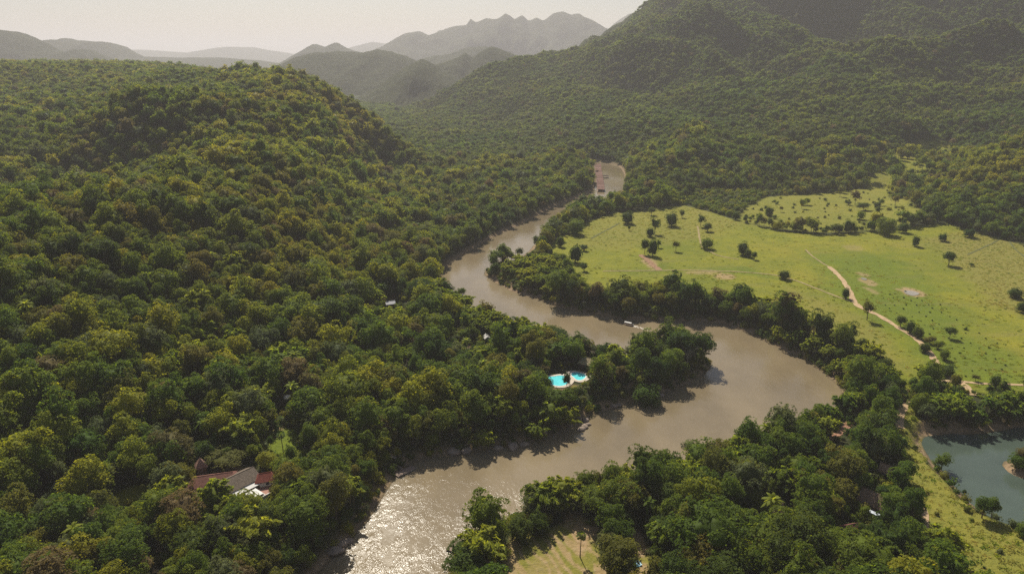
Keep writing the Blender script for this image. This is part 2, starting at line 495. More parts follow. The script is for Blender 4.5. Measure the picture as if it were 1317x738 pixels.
# ground -------------------------------------------------------------
def ground_mat():
    m, n, out = newmat('valley ground')
    geo = N(n, 'ShaderNodeNewGeometry'); pos = geo.outputs['Position']
    za = N(n, 'ShaderNodeAttribute', attribute_name='zone')      # r field, g bare earth, b far forest
    zb = N(n, 'ShaderNodeAttribute', attribute_name='zone2')     # r lush patch, g dry grass, b sand bank
    sa = N(n, 'ShaderNodeSeparateColor'); n.links.new(za.outputs['Color'], sa.inputs[0])
    sb = N(n, 'ShaderNodeSeparateColor'); n.links.new(zb.outputs['Color'], sb.inputs[0])
    n1 = noise(n, .012, 5, .6, pos); n2 = noise(n, .09, 5, .65, pos); n3 = noise(n, .55, 4, .7, pos)
    mp = N(n, 'ShaderNodeMapping'); mp.inputs['Scale'].default_value = (.018, .075, .05); mp.inputs['Rotation'].default_value = (0, 0, .25)
    n.links.new(pos, mp.inputs[0])
    n4 = noise(n, 1.0, 5, .65, mp.outputs[0])
    # forest floor
    floor = ramp(n, n2, [(.3, (.020, .022, .010)), (.55, (.035, .042, .014)), (.75, (.07, .06, .03))])
    # grass
    g = ramp(n, n1, [(.30, (.140, .160, .014)), (.52, (.195, .195, .018)), (.72, (.240, .212, .024))])
    g = mixc(n, mathn(n, 'MULTIPLY', sb.outputs[0], .85), g, (.118, .156, .013))
    g = mixc(n, mathn(n, 'MULTIPLY', sb.outputs[1], .9), g, ramp(n, n2, [(.3, (.17, .155, .035)), (.7, (.27, .225, .055))]))
    g = mixc(n, mathn(n, 'MULTIPLY', ramp(n, n2, [(.40, (0, 0, 0)), (.62, (1, 1, 1))]), .35), g, (.075, .105, .020))
    g = mixc(n, mathn(n, 'MULTIPLY', ramp(n, n3, [(.50, (0, 0, 0)), (.72, (1, 1, 1))]), .55), g, (.060, .085, .016))
    g = mixc(n, mathn(n, 'MULTIPLY', ramp(n, n4, [(.56, (0, 0, 0)), (.75, (1, 1, 1))]), .40), g, (.185, .150, .062))
    c = mixc(n, sa.outputs[0], floor, g)
    # bare earth and sand
    e = ramp(n, n3, [(.25, (.20, .125, .065)), (.5, (.33, .225, .125)), (.75, (.42, .31, .19))])
    k = mathn(n, 'MULTIPLY', sa.outputs[1], ramp(n, n3, [(.2, (.55, .55, .55)), (.5, (1, 1, 1))]), True)
    c = mixc(n, k, c, e)
    s = ramp(n, n3, [(.3, (.17, .115, .07)), (.7, (.36, .255, .155))])
    c = mixc(n, sb.outputs[2], c, s)
    # far canopy
    f1 = noise(n, .05, 6, .72, pos)
    fc = ramp(n, f1, [(.33, (.018, .024, .010)), (.52, (.042, .055, .018)), (.68, (.075, .078, .026))])
    c = mixc(n, sa.outputs[2], c, fc)
    p = N(n, 'ShaderNodeBsdfPrincipled')
    p.inputs['Roughness'].default_value = .95; p.inputs['Specular IOR Level'].default_value = .08
    n.links.new(c, p.inputs['Base Color'])
    b = N(n, 'ShaderNodeBump'); b.inputs['Strength'].default_value = .9; b.inputs['Distance'].default_value = .7
    n.links.new(n3, b.inputs['Height'])
    b2 = N(n, 'ShaderNodeBump'); b2.inputs['Distance'].default_value = 9.0
    n.links.new(sa.outputs[2], b2.inputs['Strength'])
    n.links.new(f1, b2.inputs['Height']); n.links.new(b.outputs[0], b2.inputs['Normal'])
    n.links.new(b2.outputs[0], p.inputs['Normal'])
    n.links.new(p.outputs[0], out.inputs['Surface'])
    return m

def canopy_mat():
    """far wooded hills"""
    m, n, out = newmat('far wooded slope')
    geo = N(n, 'ShaderNodeNewGeometry'); pos = geo.outputs['Position']
    f1 = noise(n, .045, 6, .75, pos); f2 = noise(n, .004, 4, .6, pos)
    c = ramp(n, f1, [(.33, (.016, .022, .010)), (.52, (.040, .052, .018)), (.70, (.078, .080, .028))])
    c = mixc(n, mathn(n, 'MULTIPLY', f2, .5), c, (.06, .055, .025))
    p = N(n, 'ShaderNodeBsdfPrincipled')
    p.inputs['Roughness'].default_value = .95; p.inputs['Specular IOR Level'].default_value = .05
    n.links.new(c, p.inputs['Base Color'])
    b = N(n, 'ShaderNodeBump'); b.inputs['Strength'].default_value = 1; b.inputs['Distance'].default_value = 12.0
    n.links.new(f1, b.inputs['Height']); n.links.new(b.outputs[0], p.inputs['Normal'])
    n.links.new(p.outputs[0], out.inputs['Surface'])
    return m

def water_mat(name, col, rough, wave, scale, stretch, ior=1.33, spec=.5, fine=1.0, rapids=None):
    m, n, out = newmat(name)
    geo = N(n, 'ShaderNodeNewGeometry'); pos = geo.outputs['Position']
    mp = N(n, 'ShaderNodeMapping'); mp.inputs['Scale'].default_value = stretch; mp.inputs['Rotation'].default_value = (0, 0, .5)
    n.links.new(pos, mp.inputs[0])
    a = noise(n, scale, 5, .62, mp.outputs[0], .6)
    b_ = noise(n, scale * 5.3, 3, .6, mp.outputs[0])
    # choppier and smoother reaches
    reach = noise(n, .016, 3, .55, pos)
    amt = ramp(n, reach, [(.40, (.10, .10, .10)), (.64, (1, 1, 1))])
    if rapids:
        vd = N(n, 'ShaderNodeVectorMath', operation='DISTANCE'); n.links.new(pos, vd.inputs[0]); vd.inputs[1].default_value = tuple(rapids[0])
        rp = mathn(n, 'SUBTRACT', 1.0, mathn(n, 'DIVIDE', vd.outputs['Value'], rapids[1]), True)
        amt = mathn(n, 'ADD', amt, mathn(n, 'MULTIPLY', rp, ramp(n, noise(n, .16, 5, .7, mp.outputs[0]), [(.46, (0, 0, 0)), (.68, (1.35, 1.35, 1.35))])))
    h = mathn(n, 'ADD', a, mathn(n, 'MULTIPLY', b_, .22 * fine))
    bm = N(n, 'ShaderNodeBump'); bm.inputs['Strength'].default_value = 1.0
    bm.inputs['Distance'].default_value = wave
    n.links.new(mathn(n, 'MULTIPLY', h, mathn(n, 'ADD', amt, .12)), bm.inputs['Height'])
    p = N(n, 'ShaderNodeBsdfPrincipled')
    mud = noise(n, .03, 4, .6, mp.outputs[0])
    lo = tuple(c * .74 for c in col)
    n.links.new(ramp(n, mud, [(.35, lo), (.65, col)]), p.inputs['Base Color'])
    n.links.new(ramp(n, noise(n, .022, 4, .6, mp.outputs[0]), [(.35, (rough * .5,) * 3), (.65, (rough * 1.9,) * 3)]), p.inputs['Roughness'])
    p.inputs['IOR'].default_value = ior
    p.inputs['Specular IOR Level'].default_value = spec
    n.links.new(bm.outputs[0], p.inputs['Normal'])
    n.links.new(p.outputs[0], out.inputs['Surface'])
    return m

# ------------------------------------------------------------------ the land
NA = 1000
az = np.linspace(R(-48), R(48), NA)
rows = np.concatenate([np.geomspace(95, 1400, 560), np.geomspace(1410, 3400, 150), np.geomspace(3500, 44000, 40)])
AZ, RR = np.meshgrid(az, rows)
GX, GY = (RR * np.sin(AZ)).ravel(), (RR * np.cos(AZ)).ravel()
GP = np.stack([GX, GY], 1)
GZ = height(GP)
nr = len(rows)
i0 = (np.arange(nr - 1)[:, None] * NA + np.arange(NA - 1)[None]).ravel()
quads = np.stack([i0, i0 + 1, i0 + NA + 1, i0 + NA], 1)
gme = mesh_np('ground', np.stack([GX, GY, GZ], 1), [quads], ground_mat(), smooth=True)
# zones
rr = np.hypot(GX, GY)
near = np.where(rr < 2900)[0]
def soft(polyg, w=3.0, P=None, wob=2.0):
    P = GP[near] if P is None else P
    d = sdist(P, polyg) + wob * fbm(P[:, 0], P[:, 1], 14, 3, 31)
    return smooth(.5 - d / (2 * w))
field = np.maximum.reduce([soft(FIELD, 2), soft(UPFIELD, 5), soft(UPFIELD2, 6), soft(PADDY, 15), soft(LAWN, 1), soft(LAWN2, 1), soft(GRASS, 1.5), soft(CLEAR, 1.5), soft(CLEAR2, 1)])
PN = GP[near]
earth = np.zeros(len(near))
def patch(px, py, rx, ry, k=1.0, z=4.0):
    c = at(px, py, z)[:2]; e = abs(at(px + rx, py, z)[0] - c[0]); f = abs(at(px, py - ry, z)[1] - c[1])
    q = np.sqrt(((PN[:, 0] - c[0]) / e) ** 2 + ((PN[:, 1] - c[1]) / f) ** 2) + .45 * fbm(PN[:, 0], PN[:, 1], 4.5, 3, 41)
    return k * smooth((1.15 - q) / .5)
for a in [(930, 357, 16, 4, .8), (905, 352, 26, 3, .5), (836, 340, 9, 8, .7), (1116, 364, 9, 6, .7), (1110, 354, 8, 3, .6), (1172, 377, 15, 7, .9), (1120, 375, 5, 6, .5), (1098, 320, 14, 4, .3),
          (746, 690, 12, 26, .95), (757, 682, 14, 18, .9), (735, 675, 15, 12, .7), (700, 735, 26, 20, .35), (660, 735, 8, 40, .6), (776, 745, 14, 22, .8), (820, 700, 14, 22, .95), (825, 740, 16, 20, .9),
          (1175, 512, 10, 10, .5), (1228, 548, 20, 6, .6), (1300, 545, 14, 6, .5), (1195, 548, 18, 7, .8), (1300, 600, 14, 10, .9), (352, 563, 14, 4, .8), (660, 668, 7, 6, .8),
          (503, 388, 11, 5, .95), (524, 394, 9, 4, .95), (585, 425, 5, 4, .8), (604, 444, 4, 4, .9), (815, 498, 14, 5, .8), (728, 500, 26, 5, .5), (300, 625, 30, 14, .5), (366, 690, 6, 18, .7), (203, 715, 4, 24, .9), (820, 450, 12, 6, .9), (780, 515, 14, 4, .8), (735, 540, 12, 6, .7)]:
    earth = np.maximum(earth, patch(*a))
earth = np.maximum(earth, .75 * smooth(1 - dist_line(PN, REDLANE, False) / 3.2))
# rows of the dry crop in the clearing
rowd = at(700, 700)[:2]; ru = at(745, 752)[:2] - at(690, 690)[:2]; ru /= np.linalg.norm(ru)
across = (PN - rowd) @ np.array([-ru[1], ru[0]])
cm = soft(CLEAR, 1.5)
earth = np.maximum(earth, cm * smooth((np.sin(across * 2 * math.pi / 3.4 + 4.2 * fbm(PN[:, 0], PN[:, 1], 9, 3, 44)) + .15 + 1.7 * fbm(PN[:, 0], PN[:, 1], 5, 3, 45)) * 1.1) * .75)
lush = np.maximum.reduce([soft(poly([(1050, 330), (1150, 325), (1190, 370), (1250, 430), (1317, 470), (1317, 515), (1200, 480), (1120, 420), (1070, 370)]), 14, wob=12), soft(LAWN, 2), soft(poly([(880, 345), (960, 345), (1000, 360), (930, 352)]), 6, wob=4)])
dry = np.maximum.reduce([soft(poly([(1190, 310), (1260, 305), (1420, 330), (1420, 440), (1290, 400), (1230, 345)]), 12, wob=12), soft(poly([(760, 275), (880, 262), (960, 288), (900, 310), (800, 320), (740, 318)]), 14, wob=12) * .6, .45 * soft(UPFIELD, 10), .85 * soft(CLEAR, 2), .6 * soft(GRASS, 2), soft(poly([(1010, 370), (1090, 400), (1150, 440), (1160, 480), (1100, 440), (1040, 400)]), 8, wob=8) * .7])
rs = river_sd(PN) + 1.6 * fbm(PN[:, 0], PN[:, 1], 9, 3, 21)
ps = pond_sd(PN) + 1.2 * fbm(PN[:, 0], PN[:, 1], 7, 3, 22)
sand = np.maximum(smooth(1 - (np.abs(rs - 1.5)) / 4.0) * .9, smooth(1 - np.abs(ps - 1.5) / 3.6) * .9)
spit = sdist(PN, poly([(640, 345), (634, 352), (646, 366), (668, 378), (690, 384), (690, 374), (668, 362), (655, 350)]))
sand = np.maximum(sand, smooth(1 - spit / 2.0))
zone = np.zeros((len(GP), 4), np.float32); zone[:, 3] = 1
zone2 = zone.copy()
zone[:, 2] = smooth((rr - 2300) / 400)
zone[near, 0] = field; zone[near, 1] = np.clip(earth, 0, 1)
zone2[near, 0] = lush; zone2[near, 1] = dry; zone2[near, 2] = sand
for nm, d in (('zone', zone), ('zone2', zone2)):
    at_ = gme.attributes.new(nm, 'FLOAT_COLOR', 'POINT')
    at_.data.foreach_set('color', d.ravel())
tag(link('ground', gme), 'wooded valley floor and hillsides with bright grass fields beside the river', 'ground', kind='structure')

# water ---------------------------------------------------------------
def sheet(name, L, z, mat, grow=6.0):
    c = L.mean(0)
    me = bpy.data.meshes.new(name)
    n_ = len(L)
    # offset outward so the bank cuts it
    t = np.roll(L, -1, 0) - np.roll(L, 1, 0)
    nn = np.stack([t[:, 1], -t[:, 0]], 1); nn /= np.linalg.norm(nn, axis=1)[:, None] + 1e-9
    area = .5 * np.sum(L[:, 0] * np.roll(L[:, 1], -1) - np.roll(L[:, 0], -1) * L[:, 1])
    Q = L + nn * grow * (1 if area > 0 else -1)
    import mathutils.geometry as mg
    tri = mg.tessellate_polygon([[Vector((a, b, 0)) for a, b in Q]])
    me.from_pydata([(a, b, z) for a, b in Q], [], [t_ for t_ in tri])
    me.materials.append(mat); me.update()
    import bmesh
    bm = bmesh.new(); bm.from_mesh(me); bmesh.ops.recalc_face_normals(bm, faces=bm.faces[:])
    if sum(f.normal.z for f in bm.faces) < 0: bmesh.ops.reverse_faces(bm, faces=bm.faces[:])
    bm.to_mesh(me); bm.free()
    return link(name, me)
tag(sheet('river', RIVER, 0.0, water_mat('muddy river water', (.212, .166, .100), .085, .20, .42, (1.0, .5, 1), spec=.5, rapids=(at(480, 715, 0), 110.0)), 3.0),
    'muddy brown river winding through the valley with glittering ripples', 'river', kind='structure')
tag(sheet('pond_water', POND, PONDZ, water_mat('still pond water', (.070, .095, .075), .07, .03, .5, (1, 1, 1)), 4.0),
    'still grey green pond with earthy banks beside the grass', 'pond', kind='structure')

# ------------------------------------------------------------------ far hills
FARMAT = canopy_mat()
def far_hill(name, label, sky_px, Y, depth, base=-5.0, seed=1, rough=1.0, nx=420, ny=110):
    """sky_px: the ridge as seen; the slope falls towards and away from us over depth metres"""
    pts = np.array([atY(a, b, Y) for a, b in sky_px])
    xs = np.linspace(pts[0, 0], pts[-1, 0], nx)
    zr = np.interp(xs, pts[:, 0], pts[:, 2])
    zr = zr + rough * Y * .0022 * fbm(xs, xs * 0 + seed, Y * .03, 4, seed + 40)
    v = np.linspace(-1, 1, ny)
    XX, VV = np.meshgrid(xs, v)
    YY = Y + VV * depth * (1 + .25 * fbm(XX, VV * 0, depth, 2, seed + 3)) + .25 * depth * fbm(XX, XX * 0, depth * 1.3, 3, seed)
    prof = np.where(VV < 0, np.cos(np.clip(VV, -1, 0) * math.pi / 2) ** 1.25, np.cos(VV * math.pi / 2))
    g = fbm(XX, YY * .45, depth * .30, 5, seed + 7)
    ZZ = base + (zr[None] - base) * prof
    am = np.clip((zr[None] - base), 0, None) * .42 * rough * (1 - prof ** 3) * smooth((1 - np.abs(VV)) * 4)
    ZZ = ZZ + am * g + rough * 5 * fbm(XX, YY, 55, 4, seed + 9) * prof
    XX = XX + depth * .12 * fbm(XX, YY, depth * .3, 2, seed + 13) * (1 - prof)
    i = (np.arange(ny - 1)[:, None] * nx + np.arange(nx - 1)[None]).ravel()
    me = mesh_np(name, np.stack([XX.ravel(), YY.ravel(), ZZ.ravel()], 1), [np.stack([i, i + 1, i + nx + 1, i + nx], 1)], FARMAT, smooth=True)
    return tag(link(name, me), label, 'hill' if 'hill' in name else 'mountain', kind='structure')

far_hill('hill', 'dark wooded flat topped hill at the valley head', [(330, 110), (365, 88), (380, 80), (395, 74), (415, 68), (440, 67), (470, 69), (490, 64), (505, 66), (522, 70), (535, 78), (550, 92), (575, 118), (600, 130)], 3900, 750, seed=2)
far_hill('hill', 'pointed wooded knoll before the flat topped hill', [(455, 132), (490, 112), (505, 100), (520, 88), (534, 82), (545, 76), (553, 80), (566, 90), (580, 97), (600, 112), (640, 132)], 3000, 480, seed=5)
far_hill('hill', 'rugged dark hill between the knoll and the mountain foot', [(540, 105), (556, 86), (580, 78), (598, 68), (607, 74), (618, 66), (632, 60), (650, 66), (680, 80), (700, 95)], 3500, 520, seed=8)
far_hill('hill', 'hazy rounded hill behind the rugged dark hill', [(515, 95), (530, 82), (545, 76), (560, 72), (580, 70), (600, 62), (625, 60), (650, 68), (672, 73), (690, 78), (720, 90)], 5200, 700, seed=11)
far_hill('mountain', 'long jagged hazy mountain range on the skyline', [(430, 82), (470, 68), (490, 62), (510, 50), (522, 44), (540, 41), (552, 46), (565, 38), (580, 34), (600, 33), (605, 26), (612, 30), (625, 22), (640, 24), (650, 20), (662, 26), (672, 20), (680, 26), (690, 22), (700, 25), (712, 17), (724, 15), (735, 19), (745, 17), (760, 26), (775, 34), (800, 38), (840, 50), (880, 60)], 8200, 1500, seed=14, rough=1.4, nx=420)
far_hill('mountain', 'pale far mountain showing behind the big wooded mountain', [(740, 60), (780, 40), (795, 26), (808, 18), (822, 14), (840, 18), (860, 26), (900, 50)], 10500, 1500, seed=17)
far_hill('hill', 'low pale hills in front of the jagged range', [(360, 82), (385, 70), (405, 58), (418, 62), (432, 56), (446, 64), (462, 68), (480, 74), (520, 80)], 6600, 800, seed=20)
far_hill('hill', 'dark wooded ridge rising at the left skyline edge', [(-160, 20), (-60, 30), (0, 38), (22, 42), (40, 52), (62, 66), (80, 68), (98, 63), (112, 70), (124, 77), (150, 84)], 4600, 800, seed=23, rough=1.2)
far_hill('mountain', 'grey humped ridge beyond the dark left ridge', [(20, 78), (50, 55), (68, 51), (76, 55), (85, 49), (96, 54), (104, 52), (115, 55), (125, 54), (140, 64), (155, 74), (175, 82)], 6400, 900, seed=26, rough=.7)
far_hill('hill', 'low flat hazy rise on the far plain', [(90, 84), (140, 76), (180, 73), (230, 74), (280, 74), (330, 78), (370, 84)], 7000, 1200, seed=29, rough=.4)
far_hill('mountain', 'faintest pale mountain above the far plain', [(120, 78), (150, 66), (190, 64), (220, 66), (255, 68), (280, 64), (300, 61), (330, 61), (350, 65), (390, 72), (440, 66), (480, 54), (520, 60), (560, 75)], 15000, 2500, seed=32, rough=.4)

# ------------------------------------------------------------------ trees
def ico(n):
    import bmesh
    bm = bmesh.new(); bmesh.ops.create_icosphere(bm, subdivisions=n, radius=1.0)
    V = np.array([v.co[:] for v in bm.verts]); F = np.array([[v.index for v in f.verts] for f in bm.faces]); bm.free()
    return V, F
ICO = {k: ico(k) for k in (1, 2, 3)}

def leaf_quads(P, Nn, size, rg, aspect=.7, jit=.7):
    n = len(P)
    nn = Nn + rg.normal(0, jit, (n, 3)); nn /= np.linalg.norm(nn, axis=1)[:, None] + 1e-9
    a = rg.normal(0, 1, (n, 3)); u = np.cross(nn, a); u /= np.linalg.norm(u, axis=1)[:, None] + 1e-9
    w = np.cross(nn, u)
    s = size * rg.uniform(.55, 1.3, n)[:, None]
    su, sw = u * s * .5, w * s * .5 * aspect
    V = np.stack([P - su, P - sw + nn * s * .12, P + su, P + sw + nn * s * .12], 1).reshape(-1, 3)
    F = np.arange(4 * n).reshape(-1, 4)
    return V, F

def crown_lobes(shape, rg):
    L = []
    if shape == 'round':
        R_, H_, cz_ = 4.7, 4.0, 7.2; n = 12; lr = (.30, .50)
    elif shape == 'tall':
        R_, H_, cz_ = 3.2, 5.6, 9.0; n = 15; lr = (.42, .58)
    elif shape == 'wide':
        R_, H_, cz_ = 6.6, 2.5, 8.6; n = 20; lr = (.24, .36)
    elif shape == 'ragged':
        R_, H_, cz_ = 4.2, 4.6, 8.4; n = 10; lr = (.30, .50)
    elif shape == 'small':
        R_, H_, cz_ = 2.9, 2.6, 4.2; n = 8; lr = (.40, .60)
    elif shape == 'low':
        R_, H_, cz_ = 4.3, 4.4, 4.7; n = 16; lr = (.34, .56)
    elif shape == 'bush':
        R_, H_, cz_ = 1.9, 1.3, 1.2; n = 7; lr = (.42, .6)
    for i in range(n):
        th = 2.39996 * i + rg.uniform(-.5, .5)
        zz = 1 - (1.55 if shape != 'low' else 1.9) * (i + .5) / n + rg.uniform(-.12, .12)
        zz = max(-.75, min(.98, zz))
        q = math.sqrt(max(0, 1 - zz * zz))
        k = rg.uniform(.50, .95) if shape != 'ragged' else rg.uniform(.40, 1.15)
        r = rg.uniform(*lr) * (R_ if shape != 'tall' else 1.15 * R_)
        L.append((R_ * q * math.cos(th) * k, R_ * q * math.sin(th) * k, cz_ + H_ * zz * k, r))
    L.append((0, 0, cz_, R_ * .55 if shape != 'wide' else 2.0))
    return np.array(L), R_, H_, cz_

def ray_lobes(c, U, L):
    """outermost hit of directions U from c on the lobes"""
    best = np.full(len(U), .4)
    for x, y, z, r in L:
        oc = np.array([x, y, z]) - c
        b = U @ oc
        d2 = oc @ oc - b * b
        ok = (d2 < r * r)
        t = b + np.sqrt(np.maximum(r * r - d2, 0))
        best = np.where(ok, np.maximum(best, t), best)
    return best

def make_crown(shape, seed, leaf, count, core, gap=0.0):
    rg = np.random.default_rng(seed)
    L, R_, H_, cz_ = crown_lobes(shape, rg)
    c = np.array([0, 0, cz_])
    Vs, Qs, Ts = [], [], []
    U, F = ICO[core]
    rad = ray_lobes(c, U, L) * (.78 - gap)
    cv = c + U * rad[:, None] + rg.normal(0, .12, U.shape)
    Vs.append(cv); Ts.append(F)
    # sprigs of leaves on the lobes: flattish, mostly facing up and out, with gaps between
    ns = max(12, count // 12)
    w = L[:, 3] ** 2; w /= w.sum()
    k = rg.choice(len(L), ns * 2, p=w)
    D = rg.normal(0, 1, (ns * 2, 3)); D[:, 2] += .45; D /= np.linalg.norm(D, axis=1)[:, None]
    P = L[k, :3] + D * (L[k, 3] * rg.uniform(.84, 1.16, ns * 2))[:, None]
    keep = np.ones(len(P), bool)
    for j in range(len(L)):
        d = np.linalg.norm(P - L[j, :3], axis=1)
        keep &= (d > L[j, 3] * .84) | (k == j)
    P, D = P[keep][:ns], D[keep][:ns]
    per = max(1, int(round(count / len(P))))
    Pk = np.repeat(P, per, 0); Dk = np.repeat(D, per, 0)
    off = rg.normal(0, 1, Pk.shape); off -= (off * Dk).sum(1)[:, None] * Dk * .75
    Pk = Pk + off * leaf * .85
    Pk[:, 2] -= (off ** 2).sum(1) * leaf * .10
    up_ = Dk * .55 + np.array([0, 0, .75])
    qv, qf = leaf_quads(Pk, up_ / np.linalg.norm(up_, axis=1)[:, None], leaf, rg, .65, .38)
    b = len(cv)
    Vs.append(qv)
    return np.vstack(Vs), Ts[0], qf + b, L, cz_

def make_trunk(L, cz_, seed, rad=.28):
    rg = np.random.default_rng(seed)
    mb = MB()
    k = cz_ * .9
    mb.tube([(0, 0, -1.0), (.05, 0, .4), (.12, .06, k * .5), (0, .1, k)], [rad * 1.5, rad * 1.1, rad * .85, rad * .5], 7)
    idx = rg.choice(len(L) - 1, min(5, len(L) - 1), replace=False)
    for i in idx:
        e = L[i, :3]
        s = np.array([.08, .05, k * rg.uniform(.40, .7)])
        m = (s + e) / 2 + np.array([0, 0, -.2])
        mb.tube([s, m, e], [rad * .5, rad * .35, rad * .14], 5)
    return np.array(mb.V), mb.F

def tree_meshes(shape, seed, colour, leaf, count, core, gap=0.0, rad=.28):
    """(crown mesh, trunk mesh, joined mesh)"""
    V, T, Q, L, cz_ = make_crown(shape, seed, leaf, count, core, gap)
    m = LEAF[colour]
    crown = mesh_np('crown', V, [T, Q], m, smooth=np.concatenate([np.ones(len(T), bool), np.zeros(len(Q), bool)]))
    tv, tf = make_trunk(L, cz_, seed + 1, rad)
    trunk = bpy.data.meshes.new('trunk'); trunk.from_pydata([tuple(v) for v in tv], [], tf); trunk.materials.append(BARK); trunk.update()
    return crown, trunk

def joined(shape, seed, colour, leaf, count, core, trunk=True, gap=0.0):
    V, T, Q, L, cz_ = make_crown(shape, seed, leaf, count, core, gap)
    F = [T, Q]; mi = [np.zeros(len(T) + len(Q), np.int32)]
    sm = [np.ones(len(T), bool), np.zeros(len(Q), bool)]
    if trunk:
        k = cz_; b = len(V)
        ring = [(math.cos(i * 2.0944), math.sin(i * 2.0944)) for i in range(3)]
        tv = np.array([(x * .3, y * .3, -1.0) for x, y in ring] + [(x * .15, y * .15, k) for x, y in ring])
        tf = np.array([(b + i, b + (i + 1) % 3, b + 3 + (i + 1) % 3, b + 3 + i) for i in range(3)])
        V = np.vstack([V, tv]); F = [T, Q, tf]; mi.append(np.ones(3, np.int32)); sm.append(np.zeros(3, bool))
    return mesh_np('tree', V, F, [LEAF[colour], BARK], np.concatenate(mi), np.concatenate(sm))

def bamboo_parts(seed, culms=34, h=11.5, spread=4.0, leaf=1.15, per=30, colour='bamboo', lean=0.0):
    rg = np.random.default_rng(seed)
    Vs, Fs, b = [], [], 0
    mb = MB()
    for i in range(culms):
        a = 2.39996 * i + rg.uniform(-.4, .4)
        out = spread * math.sqrt((i + .5) / culms) * rg.uniform(.75, 1.15)
        H_ = h * rg.uniform(.72, 1.08) * (1 - .18 * (out / spread) ** 2)
        dx, dy = math.cos(a), math.sin(a)
        t = np.linspace(0, 1, 9)
        # rises, then arches over
        rr_ = .5 + out * (t ** 2.2) + lean * t * t
        z = H_ * (1.34 * t - .56 * t ** 2.9)
        base = np.array([dx * .35 * out, dy * .35 * out, 0])
        pts = np.stack([base[0] + dx * rr_ * .75, base[1] + dy * rr_ * .75, z], 1)
        if i % 2 == 0: mb.tube(pts[[0, 3, 6, 8]], [.09, .07, .04, .02], 4)
        tt = rg.uniform(.24, 1.0, per) ** .70
        ctr = np.stack([np.interp(tt, t, pts[:, j]) for j in range(3)], 1)
        ctr += rg.normal(0, 1, (per, 3)) * np.array([.55, .55, .35]) * (1.15 - .75 * tt)[:, None]
        # drooping leaf sprays, long axis outward and down
        n = per
        th = rg.uniform(0, 6.283, n)
        u = np.stack([dx * .9 + np.cos(th) * .8, dy * .9 + np.sin(th) * .8, rg.uniform(-.9, .25, n)], 1); u /= np.linalg.norm(u, axis=1)[:, None]
        w = np.cross(u, np.stack([rg.normal(0, .5, n), rg.normal(0, .5, n), np.ones(n)], 1)); w /= np.linalg.norm(w, axis=1)[:, None]
        s = leaf * rg.uniform(.7, 1.35, n)[:, None]
        V = np.stack([ctr - u * s * .5, ctr - w * s * .22, ctr + u * s * .5 - np.array([0, 0, .18]), ctr + w * s * .22], 1).reshape(-1, 3)
        Vs.append(V); Fs.append(np.arange(4 * n).reshape(-1, 4) + b); b += 4 * n
    # dense heart
    U, F = ICO[2]
    C = np.array([0, 0, h * .47]) + U * np.array([spread * .42, spread * .42, h * .26]) * (1 + .25 * rg.normal(0, 1, (len(U), 1)))
    fol = mesh_np('foliage', np.vstack(Vs + [C]), [np.vstack(Fs), F + b], LEAF[colour])
    return fol, mb.mesh('stem', STRAW)

def palm_parts(seed, h=10.0, fr=22, fl=3.4, colour='mid green', thin=.16, fan=False):
    rg = np.random.default_rng(seed)
    mb = MB()
    mb.tube([(0, 0, -.6), (.1, 0, h * .4), (.25, .1, h * .75), (.3, .15, h)], [thin * 1.5, thin, thin * .85, thin * .8], 7)
    Vs, Fs, b = [], [], 0
    top = np.array([.3, .15, h])
    for i in range(fr):
        a = 2.39996 * i; el = 1.25 - 1.75 * (i + .5) / fr
        L_ = fl * rg.uniform(.85, 1.1)
        t = np.linspace(0, 1, 7)
        hr = L_ * t * math.cos(el); zz = L_ * t * math.sin(el) - (.9 if not fan else .3) * t ** 2 * L_ * .55
        d = np.array([math.cos(a), math.sin(a), 0]); s = np.array([-d[1], d[0], 0])
        P = top + hr[:, None] * d + np.stack([0 * zz, 0 * zz, zz], 1)
        w = np.interp(t, [0, .25, .7, 1], [.1, .55, .5, .08]) if not fan else np.interp(t, [0, .5, .62, .95, 1], [.05, .06, .5, .75, .3])
        V = []
        for k in range(7):
            V += [P[k] - s * w[k] - (0, 0, .25 * w[k]), P[k], P[k] + s * w[k] - (0, 0, .25 * w[k])]
        Vs.append(np.array(V))
        for k in range(6):
            o = b + 3 * k
            Fs += [(o, o + 1, o + 4, o + 3), (o + 1, o + 2, o + 5, o + 4)]
        b += 21
    return mesh_np('crown', np.vstack(Vs), [np.array(Fs)], LEAF[colour]), mb.mesh('trunk', BARK, True)

# prototypes ---------------------------------------------------------
SHAPES = ['round', 'round', 'tall', 'wide', 'ragged', 'small', 'round']
COLS = ['dark green', 'mid green', 'yellow green', 'olive', 'grey green', 'brownish']
NEAR = []    # (shape, colour, crown, trunk)
sd_ = 100
for ci, c in enumerate(COLS):
    for sh in (['round', 'round', 'tall', 'ragged', 'ragged', 'wide', 'small', 'low'] if ci < 4 else ['round', 'ragged', 'low']):
        sd_ += 7
        cnt = {'round': 2000, 'tall': 1900, 'wide': 2300, 'ragged': 1700, 'small': 900, 'low': 1900}[sh]
        cr, tr = tree_meshes(sh, sd_, c, .62, cnt, 3, .05 if sh == 'ragged' else 0.0)
        NEAR.append((sh, c, cr, tr))

STUFFCOL = {}
def proto_collection(name, meshes):
    col = bpy.data.collections.new(name)
    for i, me in enumerate(meshes):
        o = bpy.data.objects.new('%s_%03d' % (name, i), me)
        col.objects.link(o)
    return col

def join_near(cr, tr):
    """one mesh of crown and trunk, for the massed forest"""
    import bmesh
    bm = bmesh.new(); bm.from_mesh(cr)
    nf = len(bm.faces)
    bm.from_mesh(tr)
    bm.faces.ensure_lookup_table()
    for f in bm.faces[nf:]: f.material_index = 1
    me = bpy.data.meshes.new('tree'); bm.to_mesh(me); bm.free()
    me.materials.append(cr.materials[0]); me.materials.append(BARK)
    return me

